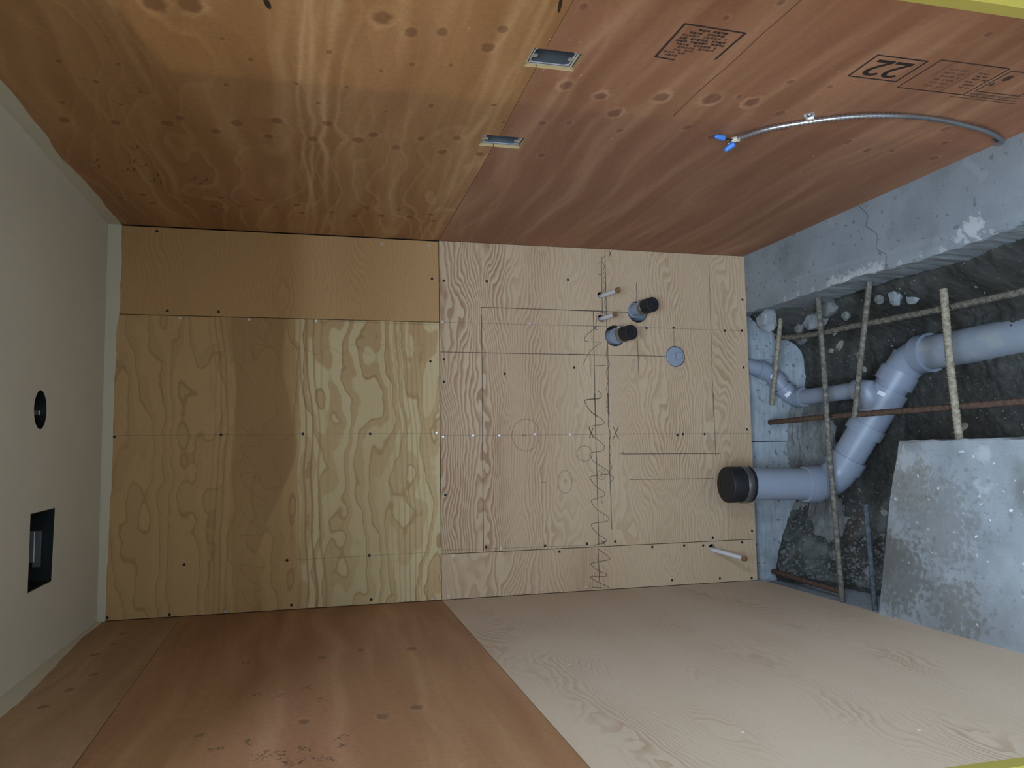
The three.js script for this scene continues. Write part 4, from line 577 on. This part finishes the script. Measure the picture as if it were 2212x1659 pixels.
{ // water stubs with copper ends
  const white = std(0xd9d8da, 0.4), copper = std(0x9a7550, 0.5, { metalness: 0.55 });
  for (const [b, e, label] of [
    [[1.087, 0.611, -0.08], [1.083, 0.586, 0.12], 'white water stub nearest the right wall, above the drain stubs'],
    [[1.001, 0.612, -0.08], [0.997, 0.592, 0.104], 'white water stub with a pencil circle around its base'],
    [[0.131, 0.200, -0.08], [0.108, 0.143, 0.16], 'long white water stub low on the narrow strip by the left wall'],
  ]) {
    const a = V(...b), c = V(...e), d = dir(a, c), t = thing('water_stub', label, 'pipe', 'water supply stubs');
    part('tube', sweep(lerpPts(a, c, 4), 0.0083, 20), white, t);
    part('crimp_ring', sweep([c.clone().addScaledVector(d, -0.011), c.clone().addScaledVector(d, -0.004)], 0.0096, 20), copper, t, 'copper ring');
    aim(part('end_cap', lathe([[0.0088, 0], [0.0088, 0.006], [0.0075, 0.0082], [0.0058, 0.0082], [0.0052, 0.0068], [0.0001, 0.0068]], 20), copper, t, 'brown end cap'), c.clone().addScaledVector(d, -0.003), d);
  }
}

// ================================================================ ELECTRICAL
const galv = std(0x8b9298, 0.42, { metalness: 0.8 }), rimMat = std(0xd4d8da, 0.35, { metalness: 0.45 });
function electricBox(box, label, extra) {
  const [z0, z1, y0, y1] = box, t = thing('electrical_box', label, 'electrical box', 'boxes in the right wall');
  const x0 = ROOM_W + 0.006, x1 = ROOM_W + 0.062, a = z0 + 0.006, b = z1 - 0.006, c = y0 + 0.009, d = y1 - 0.006, k = 0.0018;
  part('back_plate', boxGeo(x1, x1 + k, c, d, a, b), galv, t);
  for (const [p, q, r, s] of [[c, c + k, a, b], [d - k, d, a, b], [c + k, d - k, a, a + k], [c + k, d - k, b - k, b]]) part('side_plate', boxGeo(x0, x1, p, q, r, s), galv, t);
  const ringShape = new THREE.Shape([[a - 0.004, c - 0.004], [b + 0.004, c - 0.004], [b + 0.004, d + 0.004], [a - 0.004, d + 0.004]].map(([z, y]) => new THREE.Vector2(z, y)));
  const hole = new THREE.Path(), rz = 0.008; hole.setFromPoints([[a + rz, c + 0.004], [b - rz, c + 0.004], [b - 0.003, c + rz + 0.004], [b - 0.003, d - rz - 0.004], [b - rz, d - 0.004], [a + rz, d - 0.004], [a + 0.003, d - rz - 0.004], [a + 0.003, c + rz + 0.004]].map(([z, y]) => new THREE.Vector2(z, y))); ringShape.holes.push(hole);
  const g = new THREE.ExtrudeGeometry(ringShape, { depth: 0.002, bevelEnabled: false }); g.applyMatrix4(new THREE.Matrix4().makeBasis(V(0, 0, 1), V(0, 1, 0), V(-1, 0, 0)).setPosition(ROOM_W + 0.008, 0, 0)); part('front_ring', g, rimMat, t);
  for (const y of [c + 0.006, d - 0.006]) part('screw_tab', boxGeo(x0 - 0.001, x0 + 0.001, y - 0.006, y + 0.006, (a + b) / 2 - 0.006, (a + b) / 2 + 0.006), zinc, t);
  part('knockout', new THREE.CylinderGeometry(0.011, 0.011, 0.002, 20).rotateZ(Math.PI / 2).translate(x1 - 0.001, (c + d) / 2 + 0.015, (a + b) / 2), galv, t);
  if (extra) part('cable_clamp', boxGeo(x1 - 0.016, x1 - 0.012, c + 0.028, c + 0.062, a + 0.022, a + 0.030), std(0xcfdae2, 0.4), t); else part('shade_coil', sweep(curvePts([[x1 - 0.01, c + 0.02, a + 0.03], [x1 - 0.025, c + 0.04, a + 0.045], [x1 - 0.02, c + 0.06, a + 0.03], [x1 - 0.008, c + 0.075, a + 0.04]], 30), 0.0022, 8), std(0x23344f, 0.5), t, 'dark blue coil for the shading inside');  // dark blue coil stands in for the shading inside the box
}
electricBox(BOX_A, 'galvanised electrical box nearer the door, with a dark blue coil for the shading inside', false);
electricBox(BOX_B, 'galvanised electrical box deeper in the room, with a bright clamp inside', true);
{
  const t = thing('armored_cable', 'silver armoured cable looping up the right wall, ending in two blue wire nuts', 'cable'), X = ROOM_W - 0.0085;
  const path = curvePts([[X + 0.035, 0.012, 1.190], [X, 0.012, 1.196], [X - 0.006, 0.016, 1.216], [X - 0.006, 0.045, 1.236], [X - 0.004, 0.104, 1.258], [X - 0.002, 0.185, 1.273], [X, 0.285, 1.282], [X, 0.38, 1.277], [X, 0.462, 1.256], [X, 0.548, 1.207], [X, 0.623, 1.146], [X - 0.004, 0.668, 1.088]], 480);
  part('armor', sweep(path, (d) => 0.0054 * (1 + 0.22 * Math.cos(d / 0.0098 * Math.PI * 2)), 14, true, 3), std(0xb4b9bc, 0.28, { metalness: 0.85 }), t);
  const end = path[path.length - 1], blue = std(0x4a86dc, 0.4);
  part('bushing', sweep([end.clone().add(V(0, -0.006, 0.005)), end.clone().add(V(-0.001, 0.008, -0.007))], 0.0068, 14), std(0xd9cdb0, 0.6), t, 'cream paper wrap');
  for (const [q, c, tip] of [[[X - 0.006, 0.686, 1.086], std(0x1e1e20, 0.5), [X - 0.006, 0.704, 1.093]], [[X - 0.012, 0.678, 1.079], std(0xd8d6cc, 0.5), [X - 0.012, 0.683, 1.075]], [[X - 0.002, 0.676, 1.080], std(0x356b3f, 0.5), [X - 0.006, 0.686, 1.074]]]) part('wire', sweep(curvePts([[end.x, end.y, end.z], q, tip], 14), 0.0018, 8), c, t);
  const nut = lathe([[0.0001, 0], [0.0068, 0], [0.0072, 0.002], [0.0072, 0.012], [0.0064, 0.013], [0.0056, 0.022], [0.0042, 0.027], [0.0001, 0.028]], 12);
  aim(part('wire_nut', nut, blue, t, 'blue wire nut'), V(X - 0.006, 0.703, 1.092), V(0, 1, 0.15)); aim(part('wire_nut', nut, blue, t, 'blue wire nut'), V(X - 0.014, 0.672, 1.084), V(-0.55, 0.75, -0.5));
  const s = part('strap', mergeGeometries([new THREE.TorusGeometry(0.0078, 0.0016, 6, 20, Math.PI).scale(1, 1, 4.5), boxGeo(-0.022, -0.0066, -0.001, 0.0008, -0.0075, 0.0075), boxGeo(0.0066, 0.0105, -0.001, 0.0008, -0.0075, 0.0075)].map((g) => g.index ? g.toNonIndexed() : g)), zinc, t, 'zinc strap'); part('screw', new THREE.CylinderGeometry(0.0036, 0.0036, 0.002, 10).translate(-0.0155, 0.0018, 0), steelBand, s);
  const along = V(0, 0.075, -0.061).normalize(), out = V(-1, 0, 0); s.quaternion.setFromRotationMatrix(new THREE.Matrix4().makeBasis(out.clone().cross(along), out, along)); s.position.set(ROOM_W - 0.001, 0.548, 1.207); s.scale.set(1.35, 1.1, 1.5);
}

// ================================================================ DOORWAY AND HALL (behind the camera)
const hallMat = std(0xcfcac0, 0.9), yellow = std(0x918338, 0.5);
const DX0 = 0.143, DX1 = 1.057, DH = 2.134, HX0 = -2.6, HX1 = 2.9, HZ1 = 6.2, HH = 2.75;
{
  const w = thing('wall_front', 'wall around the yellow doorway', 'wall', null, 'structure');
  for (const b of [[HX0, DX0 - 0.02, -0.027, HH], [DX1 + 0.02, HX1, -0.027, HH], [DX0 - 0.02, DX1 + 0.02, DH + 0.02, HH]]) part('drywall', boxGeo(b[0], b[1], b[2], b[3], DOOR_Z, 2.07), hallMat, w);
  const f = thing('door_1', 'yellow painted door frame at the entrance', 'door frame', null, 'structure');
  const jamb = (sx) => { const s = new THREE.Shape([[0, 0], [0, 0.018], [-0.014, 0.018], [-0.014, 0.122], [-0.065, 0.122], [-0.065, 0.112], [-0.022, 0.112], [-0.022, 0]].map(([x, z]) => new THREE.Vector2(x, -z))); const g = new THREE.ExtrudeGeometry(s, { depth: DH + 0.02 + 0.03, bevelEnabled: true, bevelSize: 0.0012, bevelThickness: 0.001, bevelSegments: 2 }).rotateX(-Math.PI / 2); if (sx < 0) { g.scale(-1, 1, 1); const ix = g.attributes.position; for (let i = 0; i < ix.count; i += 3) for (const at of [g.attributes.position, g.attributes.normal, g.attributes.uv]) for (let c = 0; c < at.itemSize; c++) { const a = at.array, p = i * at.itemSize + c, q = (i + 2) * at.itemSize + c, v = a[p]; a[p] = a[q]; a[q] = v; } } return g; };
  part('jamb', jamb(1).translate(DX0, -0.03, DOOR_Z - 0.001), yellow, f); part('jamb', jamb(-1).translate(DX1, -0.03, DOOR_Z - 0.001), yellow, f);
  part('head', boxGeo(DX0, DX1, DH, DH + 0.022, DOOR_Z - 0.001, DOOR_Z + 0.12), yellow, f);
  const h = thing('wall_hall', 'plain hall walls behind the camera', 'wall', null, 'structure');
  for (const b of [[HX0 - 0.1, HX0, 2.07 - 0.2, HZ1 + 0.1], [HX1, HX1 + 0.1, 2.07 - 0.2, HZ1 + 0.1]]) part('side_wall', boxGeo(b[0], b[1], -0.62, HH + 0.1, b[2], b[3]), hallMat, h);
  part('end_wall', boxGeo(HX0, HX1, -0.62, HH + 0.1, HZ1, HZ1 + 0.1), hallMat, h);
  const fl = thing('floor_hall', 'bare concrete hall floor', 'floor', null, 'structure');
  part('slab', boxGeo(HX0, HX1, -0.2, -0.026, 2.06, HZ1), std(0x9b9d99, 0.8), fl);
  part('trench_end', boxGeo(-0.1, 1.42, -0.62, -0.03, 1.96, 2.06), shellMat, fl);
  const c = thing('ceiling_hall', 'plain hall ceiling', 'ceiling', null, 'structure');
  part('drywall', boxGeo(HX0, HX1, HH, HH + 0.1, DOOR_Z, HZ1), hallMat, c);
}
{
  const lens = new THREE.MeshStandardMaterial({ color: 0xffffff, emissive: ADDED_PANEL_COLOR, emissiveIntensity: 3, roughness: 0.5 }), frameMat = std(0xe8e8e6, 0.5);
  ADDED_PANEL_SPOTS.forEach(([x, y, z], i) => {  // added, unseen panels, placed to throw cool light through the doorway
    const t = thing('added_light_panel', ['added unseen light panel on the hall ceiling, right wall side', 'added unseen light panel on the hall ceiling, left of the first', 'added unseen light panel at the far end of the hall'][i], 'light', 'added hall light panels');
    part('lens', boxGeo(x - 0.58, x + 0.58, y - 0.006, y, z - 0.28, z + 0.28), lens, t);
    for (const b of [[x - 0.6, x + 0.6, z - 0.3, z - 0.28], [x - 0.6, x + 0.6, z + 0.28, z + 0.3], [x - 0.6, x - 0.58, z - 0.28, z + 0.28], [x + 0.58, x + 0.6, z - 0.28, z + 0.28]]) part('frame', boxGeo(b[0], b[1], y - 0.012, y + 0.015, b[2], b[3]), frameMat, t);
    const l = new THREE.RectAreaLight(ADDED_PANEL_COLOR, ADDED_PANEL_LEVEL[i], 1.16, 0.56); l.name = 'added_panel_glow'; l.position.set(x, y - 0.012, z); l.rotation.x = -Math.PI / 2; t.add(l);
  });
  const t = thing('work_bulb', 'bare work bulb hanging on a cord in the hall', 'light'), [x, y, z] = BULB_SPOT;
  part('bulb', lathe([[0.0001, -0.055], [0.018, -0.05], [0.029, -0.032], [0.031, -0.015], [0.026, 0.008], [0.016, 0.028], [0.013, 0.04]], 24).translate(x, y, z), new THREE.MeshStandardMaterial({ color: 0xffffff, emissive: BULB_COLOR, emissiveIntensity: 6, roughness: 0.4 }), t);
  part('socket', lathe([[0.0165, 0.03], [0.018, 0.034], [0.018, 0.075], [0.012, 0.085], [0.004, 0.09]], 20).translate(x, y, z), std(0x222222, 0.5), t);
  part('cord', sweep(lerpPts(V(x, y + 0.088, z), V(x, HH, z), 3), 0.0035, 10), std(0xc9a21c, 0.6), t);
  const l = new THREE.PointLight(BULB_COLOR, BULB_LEVEL, 0, 2); l.name = 'bulb_glow'; l.position.set(x, y - 0.012, z); l.castShadow = true; l.shadow.radius = 1; t.add(l);
}

scene.traverse((o) => { if (o.isMesh) { o.castShadow = true; o.receiveShadow = true; } });
renderer.render(scene, camera);
